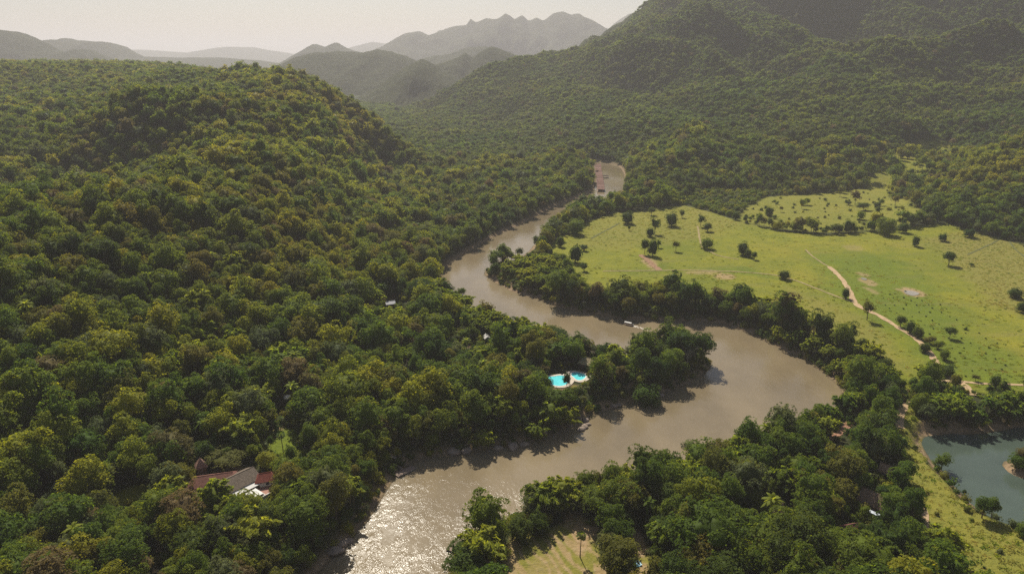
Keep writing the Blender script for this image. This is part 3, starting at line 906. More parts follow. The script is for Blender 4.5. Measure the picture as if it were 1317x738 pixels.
forest_meshes, meta = [], []          # meta: (lod, colour, shape)
for sh, c, cr, tr in NEAR:
    forest_meshes.append(join_near(cr, tr)); meta.append((0, c, sh))
for ci, c in enumerate(COLS):
    for sh in (['round', 'round', 'tall', 'ragged', 'wide', 'small', 'low'] if ci < 4 else ['round', 'ragged', 'low']):
        sd_ += 7
        forest_meshes.append(joined(sh, sd_, c, .95, 640, 2)); meta.append((1, c, sh))
for ci, c in enumerate(COLS):
    for sh in (['round', 'ragged', 'tall'] if ci < 4 else ['round']):
        sd_ += 7
        forest_meshes.append(joined(sh, sd_, c, 1.5, 240, 2, False)); meta.append((2, c, sh))
FCOL = proto_collection('foresttree', forest_meshes)
meta_i = {}
for i, mtt in enumerate(meta): meta_i.setdefault(mtt, []).append(i)

def gn_scatter(name, pts, rotz, scl, idx, coll, label, cat):
    me = bpy.data.meshes.new(name)
    me.vertices.add(len(pts)); me.vertices.foreach_set('co', np.asarray(pts, np.float32).ravel())
    for nm, typ, d in (('rz', 'FLOAT', rotz), ('sc', 'FLOAT', scl), ('ix', 'INT', idx)):
        a = me.attributes.new(nm, typ, 'POINT'); a.data.foreach_set('value', np.asarray(d, np.int32 if typ == 'INT' else np.float32))
    o = link(name, me)
    ng = bpy.data.node_groups.new(name + ' scatter', 'GeometryNodeTree')
    ng.interface.new_socket('Geometry', in_out='INPUT', socket_type='NodeSocketGeometry')
    ng.interface.new_socket('Geometry', in_out='OUTPUT', socket_type='NodeSocketGeometry')
    gi, go = ng.nodes.new('NodeGroupInput'), ng.nodes.new('NodeGroupOutput')
    ip = ng.nodes.new('GeometryNodeInstanceOnPoints')
    ci_ = ng.nodes.new('GeometryNodeCollectionInfo')
    ci_.inputs['Collection'].default_value = coll
    ci_.inputs['Separate Children'].default_value = True
    ci_.inputs['Reset Children'].default_value = True
    def attr(nm, dt):
        x = ng.nodes.new('GeometryNodeInputNamedAttribute'); x.data_type = dt; x.inputs['Name'].default_value = nm
        return x.outputs[0]
    ip.inputs['Pick Instance'].default_value = True
    cx = ng.nodes.new('ShaderNodeCombineXYZ'); ng.links.new(attr('rz', 'FLOAT'), cx.inputs[2])
    ng.links.new(gi.outputs[0], ip.inputs['Points'])
    ng.links.new(ci_.outputs[0], ip.inputs['Instance'])
    ng.links.new(attr('ix', 'INT'), ip.inputs['Instance Index'])
    ng.links.new(cx.outputs[0], ip.inputs['Rotation'])
    ng.links.new(attr('sc', 'FLOAT'), ip.inputs['Scale'])
    ng.links.new(ip.outputs[0], go.inputs[0])
    md = o.modifiers.new('scatter', 'NODES'); md.node_group = ng
    return tag(o, label, cat, kind='stuff')

# ------------------------------------------------------------------ where trees stand
def jgrid(s, r0, r1, azlim=R(43), seed=1):
    rg = np.random.default_rng(seed)
    xm = r1 * math.sin(azlim)
    nx, ny = int(2 * xm / s) + 1, int(r1 / (s * .87)) + 1
    X, Y = np.meshgrid(np.arange(nx) * s - xm, np.arange(ny) * s * .87)
    X = X + (np.arange(ny)[:, None] % 2) * s / 2
    X = X + rg.uniform(-.42, .42, X.shape) * s; Y = Y + rg.uniform(-.42, .42, Y.shape) * s
    P = np.stack([X.ravel(), Y.ravel()], 1)
    r = np.hypot(P[:, 0], P[:, 1]); a = np.arctan2(P[:, 0], P[:, 1])
    return P[(r >= r0) & (r < r1) & (np.abs(a) < azlim)]

cand = [jgrid(4.9, 150, 620, seed=2), jgrid(6.1, 620, 1150, R(40), seed=3), jgrid(6.3, 1150, 1800, R(39), seed=4), jgrid(7.4, 1800, 2700, R(39), seed=5)]
BAMBOO_ZONES = [poly(q) for q in (
    [(684, 662), (720, 650), (800, 640), (900, 615), (985, 580), (1000, 590), (930, 625), (850, 648), (760, 665), (700, 676)],
    [(690, 393), (760, 414), (840, 421), (930, 425), (960, 440), (1000, 458), (1050, 482), (1085, 500), (1110, 490), (1070, 462), (1000, 428), (940, 408), (860, 402), (780, 399), (730, 386)],
    [(560, 372), (600, 404), (650, 426), (700, 440), (690, 455), (630, 440), (580, 415), (545, 385)],
    [(645, 352), (672, 338), (720, 346), (740, 369), (758, 380), (700, 380), (660, 368)],
    [(1195, 530), (1225, 525), (1260, 530), (1310, 530), (1310, 545), (1250, 552), (1210, 545)],
    [(1010, 520), (1090, 505), (1110, 530), (1060, 552), (1000, 560)])]
SPIT = poly([(630, 350), (640, 340), (664, 333), (684, 320), (694, 312), (702, 318), (684, 334), (664, 347), (650, 354)])
keepouts = [SPIT, FIELD, UPFIELD, UPFIELD2, CLEAR, CLEAR2, LAWN, LAWN2, GRASS, YARD, POOLYARD, HUTYARD]
trees = []   # x,y,z,scale,lod,band
for k, P in enumerate(cand):
    r = np.hypot(P[:, 0], P[:, 1])
    ok = np.ones(len(P), bool)
    if k < 3:
        ok &= river_sd(P) > 4.0
        ok &= pond_sd(P) > 4.0
        for q in keepouts:
            if q is UPFIELD2: ok &= ~(inside(P, q) & (rng.uniform(0, 1, len(P)) < .72))
            elif q is UPFIELD: ok &= ~(inside(P, q) & (rng.uniform(0, 1, len(P)) < .985))
            else: ok &= ~inside(P, q)
        ok &= dist_line(P, LANE, False) > 3.0
        ok &= dist_line(P, REDLANE, False) > 3.5
        if k < 2:
            for q in BAMBOO_ZONES: ok &= ~inside(P, q)
    ok &= ~inside(P, PADDY)
    P = P[ok]
    z = height(P)
    # skip what the camera could never see
    trees.append(np.column_stack([P, z, np.full(len(P), k)]))
T = np.vstack(trees)
print('tree candidates', len(T))
rg = np.random.default_rng(77)
tx, ty, tz, tb = T.T
big = fbm(tx, ty, 90, 3, 61)
med = fbm(tx, ty, 28, 2, 63)
scl = np.exp(rg.normal(0, 1, len(T)) * np.array([.38, .32, .24, .22])[tb.astype(int)]) * np.array([.77, .78, .70, .72])[tb.astype(int)]
scl = np.clip(scl * (1 + .25 * med), .40, 1.75)
lod = np.where(tb < 1, 0, np.where(tb < 2, 1, 2))
ppx, ppy, pdep = proj(np.column_stack([tx, ty, tz + 5]))
# how the woods differ in colour from place to place
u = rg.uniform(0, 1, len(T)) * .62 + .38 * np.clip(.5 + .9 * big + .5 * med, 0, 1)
sunny = np.exp(-((ppx - 390) / 110) ** 2 - ((ppy - 240) / 130) ** 2)           # sunlit slope: its warm light put into the choice of yellower leaves
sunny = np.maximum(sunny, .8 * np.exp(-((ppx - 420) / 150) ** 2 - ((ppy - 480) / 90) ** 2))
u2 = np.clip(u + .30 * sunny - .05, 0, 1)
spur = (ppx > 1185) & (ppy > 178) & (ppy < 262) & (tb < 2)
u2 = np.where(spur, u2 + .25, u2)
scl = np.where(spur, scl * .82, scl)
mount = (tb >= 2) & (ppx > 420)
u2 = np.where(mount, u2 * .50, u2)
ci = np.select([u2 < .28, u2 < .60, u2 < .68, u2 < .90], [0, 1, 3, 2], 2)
odd = rg.uniform(0, 1, len(T))
ci = np.where(odd < .05, 4, ci); ci = np.where(odd > .97, 5, ci)
right = (ppx > 560) & (ppy > 330)
ci = np.where(right & (ci == 2) & (rg.uniform(0, 1, len(T)) < .55), 1, ci)
shp = rg.choice(['round', 'tall', 'ragged', 'wide', 'small', 'low'], len(T), p=[.27, .10, .27, .06, .13, .17])
shp = np.where(ci > 3, np.where((shp == 'round') | (shp == 'low'), shp, 'ragged'), shp)
shp = np.where((lod == 2) & (ci < 4) & ((shp == 'wide') | (shp == 'small') | (shp == 'low')), 'round', shp)
shp = np.where((lod == 2) & (ci > 3), 'round', shp)
scl = np.where(shp == 'tall', np.minimum(scl, 1.25), scl)
rot = rg.uniform(0, 6.283, len(T))

# openings: no tall tree stands right before the things one sees between the crowns
OPEN = [(x, y) for x in range(250, 350, 8) for y in (603, 612, 622)] + [(x, 632) for x in range(306, 340, 8)] + [(x, y) for x in range(346, 386, 8) for y in (564, 572, 580, 586)]
OPEN += [(371, 512), (72, 627), (83, 627), (78, 630), (160, 640), (172, 636), (184, 634), (203, 696), (202, 706), (201, 716), (200, 728), (366, 684), (364, 694), (507, 606), (515, 608), (525, 604), (535, 600), (520, 612), (500, 597)]
OPEN += [(498, 392), (505, 392), (512, 389), (522, 395), (627, 437), (622, 432), (708, 491), (716, 490), (724, 488), (740, 487), (747, 488), (752, 463), (758, 466), (754, 472), (586, 425), (604, 446)]
OPEN += [(1121, 662), (1118, 657), (1126, 664), (1120, 642), (1126, 648), (1118, 634), (1137, 602), (1092, 678), (1098, 540), (1090, 546), (1078, 557), (1070, 565), (990, 650), (996, 645), (1000, 652)]
OPEN += [(820, 688), (822, 696), (826, 704), (832, 716), (825, 728), (770, 736), (745, 692), (746, 702), (746, 715), (735, 680), (755, 676), (768, 240), (771, 246), (776, 246), (790, 240), (800, 238), (714, 262), (585, 703), (580, 706), (590, 700), (660, 668), (655, 676)]
OPEN += [(1158, 536), (1155, 548), (1160, 528), (1190, 575), (1200, 592), (1215, 610), (815, 498), (800, 500), (1196, 552), (1215, 552), (1230, 552), (1250, 552), (812, 418), (800, 418), (830, 419), (645, 355), (660, 368), (680, 378), (635, 350)]
OPEN += [(x, y) for y in range(212, 249, 5) for x in (767, 771, 775)] + [(785, 215), (790, 225), (795, 235), (780, 245), (725, 263), (715, 269), (702, 279), (694, 290), (684, 300), (676, 315)] + [(x, y) for x in range(660, 760, 10) for y in range(702, 738, 8)]
OPEN += [(1168, 562), (1180, 590), (1192, 615), (1206, 640), (1215, 665), (1228, 690), (1243, 712), (1262, 734), (1290, 720), (1250, 690), (1230, 660), (1197, 455), (1207, 474), (1220, 490), (1243, 499), (1252, 509), (1280, 497), (1305, 498), (1150, 472), (1165, 482), (1180, 478), (1140, 455), (1115, 440), (715, 318), (730, 325), (742, 345), (755, 355), (775, 358), (820, 358)]
OPEN += [(585, 366), (600, 371), (620, 381), (640, 390), (660, 396), (680, 400), (700, 404), (720, 412), (740, 418), (770, 428), (785, 434), (800, 438)] + [(x, y) for x in range(346, 386, 6) for y in (558, 563, 569, 576, 583)]
OPEN += [(1186, 660), (1190, 672), (1188, 682)]
OPEN = np.array(OPEN, float)
hidden = np.zeros(len(T), bool)
CW = {'round': 5.0, 'tall': 3.8, 'ragged': 4.8, 'wide': 7.0, 'small': 3.2, 'low': 4.7}; CT = {'round': 12.6, 'tall': 15.4, 'ragged': 13.2, 'wide': 11.4, 'small': 7.2, 'low': 9.8}
hw = np.array([CW[a] for a in shp]) * scl; ht = np.array([CT[a] for a in shp]) * scl
gx_, gy_, gd_ = proj(np.column_stack([tx, ty, tz])); _, ty_, _ = proj(np.column_stack([tx, ty, tz + ht]))
wpx = hw / gd_ * FPX
for a, b in OPEN:
    hidden |= (np.abs(gx_ - a) < wpx * 1.0) & (b > ty_ - 5) & (b < gy_ + wpx * .35)
hidden &= gd_ < 1150
sunny_ = sunny[~hidden]
T = T[~hidden]; tx, ty, tz, tb = T.T
scl, lod, ppx, ppy, pdep, ci, shp, rot = [q[~hidden] for q in (scl, lod, ppx, ppy, pdep, ci, shp, rot)]
print('cleared for view', hidden.sum())

# the 300 nearest trees in the frame are built one by one
inframe = (ppx > -12) & (ppx < W0 + 12) & (ppy > 60) & (ppy < H0 + 8)
size = scl / pdep
size[~inframe] = 0
size[shp == 'small'] *= .6
order = np.argsort(-size)
NIND = 300
ind = np.zeros(len(T), bool); ind[order[:NIND]] = True

ALT = []   # spots given over to bamboo, palms and bare trees inside the woods
ra = np.random.default_rng(404)
cn = np.where((tb == 0) & (ppx > 5) & (ppx < W0 - 5) & (ppy < H0 + 5) & (ppy > 330) & (pdep < 480) & ~ind)[0]
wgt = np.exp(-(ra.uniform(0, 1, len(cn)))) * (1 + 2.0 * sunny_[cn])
pick = ra.choice(cn, 138, replace=False, p=wgt / wgt.sum())
mass = ~ind
mass[pick] = False
for i in pick:
    nb_ = (tx - tx[i]) ** 2 + (ty - ty[i]) ** 2 < 4.2 ** 2
    mass &= ~nb_
    ALT.append((tx[i], ty[i], tz[i], ppx[i], ppy[i]))
SCRUB = poly([(868, 262), (900, 246), (960, 246), (1025, 249), (1000, 270), (1005, 296), (960, 288), (915, 274)])
sc2 = mass & inside(np.column_stack([tx, ty]), SCRUB)
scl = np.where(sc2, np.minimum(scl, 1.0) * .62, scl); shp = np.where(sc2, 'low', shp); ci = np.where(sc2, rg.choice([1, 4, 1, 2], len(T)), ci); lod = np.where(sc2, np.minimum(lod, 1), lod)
ix = np.zeros(len(T), np.int32)
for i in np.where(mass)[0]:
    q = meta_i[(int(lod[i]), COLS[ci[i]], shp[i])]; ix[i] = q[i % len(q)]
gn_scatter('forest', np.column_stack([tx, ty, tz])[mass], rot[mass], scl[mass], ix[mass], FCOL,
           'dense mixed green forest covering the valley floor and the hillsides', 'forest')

# ------------------------------------------------------------------ single trees
LANDMARKS = []   # (px, py, phrase)
def lm(px, py, text): LANDMARKS.append((px, py, text))
lm(280, 612, 'the brown roofed house'); lm(340, 612, 'the small red roof'); lm(362, 572, 'the bright lawn'); lm(371, 512, 'the white umbrella'); lm(75, 627, 'the parked white cars')
lm(170, 635, 'the small yellow lawn'); lm(203, 715, 'the pale footpath'); lm(520, 606, 'the moored pontoon'); lm(585, 703, 'the small jetty raft'); lm(450, 690, 'the glittering bend')
lm(366, 690, 'the reddish bare patch'); lm(700, 700, 'the dry crop rows'); lm(746, 705, 'the lone sugar palm'); lm(820, 710, 'the sandy yard'); lm(1121, 662, 'the silver van')
lm(1122, 640, 'the thatched roof'); lm(1137, 602, 'the little red gable'); lm(1092, 678, 'the dark red roof'); lm(990, 655, 'the brown thicket'); lm(1082, 553, 'the reddish lane')
lm(1195, 640, 'the rough grass bank'); lm(1230, 720, 'the yellow grass slope'); lm(715, 490, 'the turquoise pool'); lm(757, 465, 'the tan roofed hut'); lm(900, 690, 'the photo bottom edge')
lm(20, 720, 'the photo lower left corner'); lm(110, 690, 'the dense lower left woods'); lm(300, 715, 'the bottom edge west of the river'); lm(1010, 720, 'the bottom edge east of the crop'); lm(1150, 725, 'the bottom edge by the grass')
lm(20, 560, 'the western photo edge'); lm(120, 560, 'the wooded western slope'); lm(230, 540, 'the woods above the house'); lm(300, 560, 'the hedge behind the house'); lm(440, 600, 'the wooded west bank'); lm(450, 540, 'the woods west of the pontoon'); lm(600, 540, 'the bank opposite the bamboo')
lm(960, 620, 'the bamboo bank'); lm(1050, 610, 'the wood south of the river bend'); lm(870, 660, 'the wood east of the sandy yard')

ADJ = {'round': 'round crowned', 'tall': 'tall narrow', 'ragged': 'ragged crowned', 'wide': 'broad flat topped', 'small': 'small bushy', 'low': 'low spreading'}
used = {}
def tree_label(c, shape, px, py):
    best = min(LANDMARKS, key=lambda q: ((q[0] - px) ** 2 + (1.5 * (q[1] - py)) ** 2))
    dx, dy = px - best[0], (py - best[1]) * 1.5
    d = math.hypot(dx, dy)
    if d < 14: rel = 'right beside'
    elif abs(dx) > abs(dy) * 2: rel = 'east of' if dx > 0 else 'west of'
    elif abs(dy) > abs(dx) * 2: rel = 'in front of' if dy > 0 else 'behind'
    else: rel = ('south' if dy > 0 else 'north') + ('east of' if dx > 0 else 'west of')
    return c, ADJ[shape], rel, best[2], d

info = []
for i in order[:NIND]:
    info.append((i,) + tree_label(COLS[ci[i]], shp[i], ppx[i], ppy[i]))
bykey = {}
for t in info: bykey.setdefault(t[1:5], []).append(t)
labels = {}
for key, ts in bykey.items():
    c, a, rel, w = key
    ts.sort(key=lambda t: t[5])
    n_ = len(ts)
    for k, t in enumerate(ts):
        if n_ == 1: ex = ''
        elif n_ == 2: ex = ('nearer ', 'farther ')[k]
        elif n_ == 3: ex = ('nearest ', 'middle ', 'farthest ')[k]
        else: ex = ('nearest ', 'second nearest ', 'third nearest ', 'fourth nearest ', 'fifth nearest ', 'sixth nearest ', 'seventh nearest ', 'eighth nearest ', 'ninth nearest ', 'tenth nearest ')[min(k, 9)]
        labels[t[0]] = f'{ex}{a} {c} tree {rel} {w}'
nearlist = {}
for sh, c, cr, tr in NEAR: nearlist.setdefault((sh, c), []).append((cr, tr))
nearproto = {k: v[0] for k, v in nearlist.items()}
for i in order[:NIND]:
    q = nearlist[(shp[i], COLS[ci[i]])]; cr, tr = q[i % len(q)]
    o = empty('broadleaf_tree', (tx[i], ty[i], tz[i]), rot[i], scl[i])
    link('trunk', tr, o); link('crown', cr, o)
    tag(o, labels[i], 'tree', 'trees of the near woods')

# bamboo --------------------------------------------------------------
BAM = [bamboo_parts(300 + k, 30, 11.5 + k % 3, 5.4 + .7 * (k % 2), 1.7, 44, 'bamboo' if k % 3 else 'mid green') for k in range(6)]
nb = 0
zone_name = ['on the low near bank', 'on the outer bank below the field', 'above the narrow bend', 'behind the sandy spit', 'above the pond bank', 'at the wide bend']
for zi, q in enumerate(BAMBOO_ZONES):
    lo, hi = q.min(0), q.max(0)
    s = [6.0, 7.0, 6.5, 7.5, 5.5, 7.0][zi]
    X, Y = np.meshgrid(np.arange(lo[0], hi[0], s), np.arange(lo[1], hi[1], s * .9))
    P = np.stack([X.ravel(), Y.ravel()], 1) + rg.uniform(-.4, .4, (X.size, 2)) * s
    P = P[inside(P, q)]; P = P[(river_sd(P) > 2.5) & (pond_sd(P) > 2.0)]
    P = P[np.argsort(P[:, 0])]
    z = height(P)
    for k in range(len(P)):
        kind = int(rg.integers(0, 6)); sc_ = rg.uniform(.72, 1.12) * (.74 if zi == 1 else .85 if zi == 3 else 1)
        bx_, by_, bd_ = proj(np.array([[P[k, 0], P[k, 1], z[k]]])); _, bt_, _ = proj(np.array([[P[k, 0], P[k, 1], z[k] + 12.5 * sc_]]))
        bw_ = 4.6 * sc_ / bd_ * FPX
        if ((np.abs(OPEN[:, 0] - bx_) < bw_) & (OPEN[:, 1] > bt_) & (OPEN[:, 1] < by_)).any(): continue
        o = empty('bamboo_clump', (P[k, 0], P[k, 1], z[k]), rg.uniform(0, 6.28), sc_)
        link('stem', BAM[kind][1], o); link('foliage', BAM[kind][0], o)
        q_ = k / max(1, len(P) - 1)
        ordn = ('western end', 'west of the middle', 'middle', 'east of the middle', 'eastern end')[min(4, int(q_ * 5))]
        wet = 'waterside' if min(river_sd(P[k:k+1])[0], pond_sd(P[k:k+1])[0]) < 8 else 'set back'
        tag(o, f'{"bright" if kind % 3 else "darker"} bamboo clump {zone_name[zi]}, {ordn}, {wet}', 'bamboo', 'bamboo ' + zone_name[zi] + f' {ordn} {wet} {"bright" if kind % 3 else "darker"}')
        nb += 1
print('bamboo', nb)

# undergrowth ---------------------------------------------------------
bush_meshes = [joined('bush', 900 + i, c, .55, 150, 1, False) for i, c in enumerate(['mid green', 'yellow green', 'olive', 'dark green', 'grey green'])]
BCOL = proto_collection('undergrowthbush', bush_meshes)
P = jgrid(3.4, 150, 560, seed=9)
sdv = river_sd(P); pv = pond_sd(P)
fl = inside(P, FIELD); gr = inside(P, GRASS)
ok = (sdv > 1.0) & (pv > 1.2) & ~inside(P, CLEAR) & ~inside(P, CLEAR2) & ~inside(P, LAWN) & ~inside(P, LAWN2) & ~inside(P, YARD) & ~inside(P, POOLYARD) & (dist_line(P, LANE, False) > 2)
dens = np.where(fl, .0002, np.where(gr, .10, np.where((sdv < 14), .8, .55)))
ok &= rg.uniform(0, 1, len(P)) < dens
P = P[ok]
P2 = jgrid(5.0, 560, 1000, seed=10); up = inside(P2, UPFIELD) | inside(P2, UPFIELD2)
P2 = P2[(up & (rg.uniform(0, 1, len(P2)) < .05))]
P = np.vstack([P, P2])
bz = height(P)
gn_scatter('undergrowth', np.column_stack([P, bz - .2]), rg.uniform(0, 6.28, len(P)), rg.uniform(.5, 1.35, len(P)) * np.where(inside(P, GRASS), .6, 1), rg.integers(0, 5, len(P)), BCOL,
           'low green scrub along the banks and beneath the trees', 'scrub')

# ------------------------------------------------------------------ field trees and other single plants
FT = [  # px, py of the foot, height px, width px, shape, colour, words
 (838, 277, 11, 9, 'tall', 'dark green', 'slim dark tree on the pasture edge below the wood'),
 (807, 288, 16, 18, 'round', 'dark green', 'bushy dark tree at the top western corner of the pasture'),
 (809, 297, 7, 5, 'small', 'dark green', 'tiny dark bush below the western corner trees of the pasture'),
 (836, 305, 12, 12, 'round', 'dark green', 'lower tree of the leaning pair on the western pasture'),
 (842, 301, 20, 15, 'ragged', 'dark green', 'taller tree of the leaning pair on the western pasture'),
 (863.5, 291, 18, 18, 'round', 'dark green', 'round dark tree alone on the upper western pasture'),
 (877, 280, 10, 8, 'small', 'dark green', 'small tree against the hedge at the top of the pasture'),
 (901, 292, 15, 12, 'ragged', 'dark green', 'ragged tree at the head of the faint field track'),
 (910, 298, 11, 14, 'small', 'dark green', 'low bush next to the ragged tree on the field track'),
 (829, 328, 21, 10, 'tall', 'dark green', 'tall slim tree beside the reddish bare strip'),
 (839, 329, 22, 14, 'round', 'dark green', 'thick dark tree beside the reddish bare strip'),
 (847, 319, 10, 9, 'ragged', 'mid green', 'thin leaning tree behind the pair by the reddish strip'),
 (869, 324, 14, 11, 'ragged', 'olive', 'pale thin tree alone in the middle of the western pasture'),
 (910, 321, 14, 18, 'round', 'mid green', 'open round bush tree beside the faint field track'),
 (955, 328, 17, 16, 'round', 'dark green', 'largest tree of the slanting trio on the pasture'),
 (962, 331, 11, 11, 'round', 'dark green', 'middle tree of the slanting trio on the pasture'),
 (970, 334, 10, 9, 'small', 'dark green', 'smallest tree of the slanting trio on the pasture'),
 (989, 278, 12, 13, 'round', 'dark green', 'round dark tree on the upper scrubby field'),
 (1008, 360, 12, 17, 'round', 'dark green', 'neat round dark tree on the long straight track'),
 (1087, 385, 14, 11, 'round', 'dark green', 'small round tree beside the fork of the dirt track'),
 (1114.5, 413, 26, 18, 'ragged', 'olive', 'leaning open crowned tree with bare trunk by the dirt track'),
 (1158, 421, 15, 13, 'tall', 'dark green', 'first dark tree of the row along the dirt track'),
 (1170, 429, 16, 14, 'round', 'dark green', 'second dark tree of the row along the dirt track'),
 (1180, 436, 16, 14, 'round', 'dark green', 'third dark tree of the row along the dirt track'),
 (1195, 443, 10, 16, 'small', 'olive', 'olive bush at the lower end of the track side row'),
 (1189, 453, 13, 16, 'round', 'dark green', 'dark tree on the west side of the lower dirt track'),
 (1206, 450, 11, 14, 'small', 'mid green', 'low green bush on the east side of the lower dirt track'),
 (1213, 464, 14, 14, 'round', 'mid green', 'green tree on the verge above the track junction'),
 (1216, 484, 15, 24, 'round', 'dark green', 'broad dark tree right at the track junction'),
 (1221, 436, 14, 18, 'wide', 'dark green', 'spreading branched tree among the planted saplings'),
 (1177, 317, 14, 11, 'round', 'dark green', 'upright dark tree at the northern edge of the pasture'),
 (1212, 310, 10, 11, 'round', 'dark green', 'little round tree at the far eastern hedge'),
 (1246, 306, 11, 14, 'round', 'dark green', 'round bush tree below the eastern wood edge'),
 (1220, 342, 19, 15, 'tall', 'dark green', 'dense conical tree alone on the yellow grass'),
 (1249, 343, 4, 7, 'small', 'dark green', 'very low bush east of the dense conical tree'),
 (1305, 384, 13, 20, 'round', 'dark green', 'double crowned dark tree at the eastern photo edge'),
 (1314, 403, 15, 15, 'round', 'dark green', 'dark round tree at the eastern photo edge below the double one'),
 (1091, 300, 17, 16, 'round', 'dark green', 'tall dark tree in the hedge between the two fields'),
 (1138, 302, 22, 24, 'round', 'mid green', 'biggest round tree in the hedge between the two fields'),
 (1161, 300, 13, 14, 'round', 'dark green', 'low dark tree at the eastern end of the dividing hedge'),
 (1110, 271, 10, 20, 'wide', 'dark green', 'broad low bush in the middle of the upper field'),
 (1128, 269, 10, 10, 'round', 'dark green', 'small round tree next to the broad bush of the upper field'),
 (1151, 266, 15, 11, 'ragged', 'olive', 'pale thin tree on the eastern side of the upper field'),
 (1091, 264, 5, 9, 'small', 'dark green', 'tiny round bush high on the upper field'),
 (1070, 250, 6, 6, 'small', 'dark green', 'tiny dark bush at the top edge of the upper field'),
 (721, 318, 14, 12, 'round', 'dark green', 'dark tree on the western tip of the pasture'),
 (740, 338, 23, 18, 'round', 'dark green', 'large dark tree where the pasture meets the river wood'),
 (751, 349, 11, 12, 'small', 'dark green', 'small dark tree below the large one at the river wood'),
 (751, 323, 8, 13, 'small', 'dark green', 'low wide bush east of the large tree at the river wood'),
 (742, 302, 19, 22, 'round', 'mid green', 'bright green bush tree where the river wood narrows'),
 (694, 317, 12, 14, 'wide', 'grey green', 'pale umbrella shaped tree leaning over the bright water'),
 (637, 353, 15, 15, 'round', 'dark green', 'dark bushy tree at the tip of the sandy spit'),
 (648, 343, 13, 9, 'ragged', 'brownish', 'thin bare looking tree on the sandy spit'),
 (652, 352, 14, 12, 'round', 'dark green', 'dark tree on the grass behind the sandy spit'),
 (1210, 605, 22, 25, 'ragged', 'mid green', 'open leaning tree on the pond bank beside the water'),
 (1262, 669, 30, 21, 'tall', 'mid green', 'dense upright bush tree on the lower pond bank'),
 (1239, 640, 10, 5, 'tall', 'dark green', 'very small conical tree on the pond bank'),
 (1310, 598, 15, 24, 'round', 'mid green', 'green bush tree on the earthy islet in the pond'),
 (1316, 691, 18, 18, 'round', 'mid green', 'green bush cut by the photo edge below the pond'),
 (1279, 500, 17, 15, 'round', 'dark green', 'dark small tree on the side track above the pond'),
 (1254, 491, 9, 12, 'ragged', 'olive', 'small thin bush north of the side track'),
 (1178, 520, 16, 20, 'wide', 'olive', 'flat olive tree where the lane starts'),
 (287, 88, 9, 6, 'tall', 'dark green', 'lone conical tree standing out on the western plateau skyline'),
 (458, 385, 20, 12, 'tall', 'dark green', 'tall dark tree on the slope above the white hut'),
 (460, 398, 12, 13, 'ragged', 'mid green', 'leaning tree over the inner bank near the narrow bend'),
 (594, 385, 14, 14, 'wide', 'dark green', 'dark flat tree hanging over the narrow bend'),
 (715, 448, 22, 38, 'wide', 'dark green', 'very broad umbrella tree on the inner bank'),
 (750, 458, 20, 20, 'ragged', 'brownish', 'greyish sparse tree east of the broad umbrella tree'),
 (888, 585, 18, 22, 'ragged', 'grey green', 'pale leafless tree rising over the bamboo bank'),
 (290, 600, 24, 60, 'wide', 'olive', 'long olive hedge like tree behind the brown roofed house'),
 (345, 606, 22, 26, 'round', 'yellow green', 'bright yellow green tree behind the grey gable roof'),
 (349, 578, 16, 8, 'tall', 'dark green', 'narrow dark tree at the western edge of the bright lawn'),
 (376, 606, 32, 15, 'tall', 'dark green', 'tall dark column tree in front of the bright lawn'),
 (668, 694, 30, 36, 'round', 'dark green', 'dense round dark tree at the top of the dry crop rows'),
 (693, 690, 28, 28, 'round', 'dark green', 'second dense dark tree at the top of the dry crop rows'),
 (683, 692, 18, 16, 'small', 'mid green', 'lighter small tree between the two dense dark ones'),
 (792, 748, 54, 58, 'round', 'olive', 'big airy olive tree between the crop and the sandy yard'),
 (600, 745, 46, 62, 'round', 'dark green', 'big dark green dome tree on the near river bank'),
 (636, 706, 40, 34, 'round', 'mid green', 'bushy bank tree above the small jetty raft'),
 (843, 688, 24, 36, 'round', 'dark green', 'round dark tree at the edge of the sandy yard'),
 (864, 720, 26, 26, 'round', 'grey green', 'bluish bush tree on the eastern side of the sandy yard'),
 (729, 502, 23, 10, 'tall', 'dark green', 'slim dark tree standing between the two pool basins'),
 (704, 503, 16, 14, 'low', 'dark green', 'low dark tree in front of the western pool edge'),
 (830, 522, 28, 36, 'round', 'mid green', 'pale green dome tree at the waterside east of the pool'),
 (120, 640, 44, 56, 'round', 'olive', 'large olive dome tree behind the small yellow lawn'),
 (213, 705, 38, 26, 'tall', 'mid green', 'pale topped slim tree at the head of the pale footpath')]
NAT = {'round': (12.4, 10.6), 'tall': (15.4, 7.8), 'ragged': (13.0, 10.4), 'wide': (11.2, 14.6), 'small': (7.2, 7.0), 'low': (9.8, 9.6)}
for px, py, h, w, sh, c, txt in FT:
    g = ground_at(px, py)
    _, _, d = proj(g[None]); d = d[0]
    el = math.atan2(CAMZ - g[2], math.hypot(g[0], g[1]))
    H_ = h * d / FPX / max(.6, math.cos(el)); Wd = w * d / FPX
    H_ = max(H_ - Wd * .25 * math.sin(el), H_ * .7)
    if c in ('grey green', 'brownish') and sh != 'ragged': sh = 'round'
    if sh == 'round' and h < 40: sh = 'low'
    cr, tr = nearproto[(sh, c)]
    o = empty('field_tree' if py < 505 and px > 620 else 'shade_tree', (g[0], g[1], g[2]), rg.uniform(0, 6.28))
    a, b = NAT[sh]
    o.scale = (Wd / b, Wd / b, H_ / a)
    link('trunk', tr, o); link('crown', cr, o)
    tag(o, txt, 'tree')

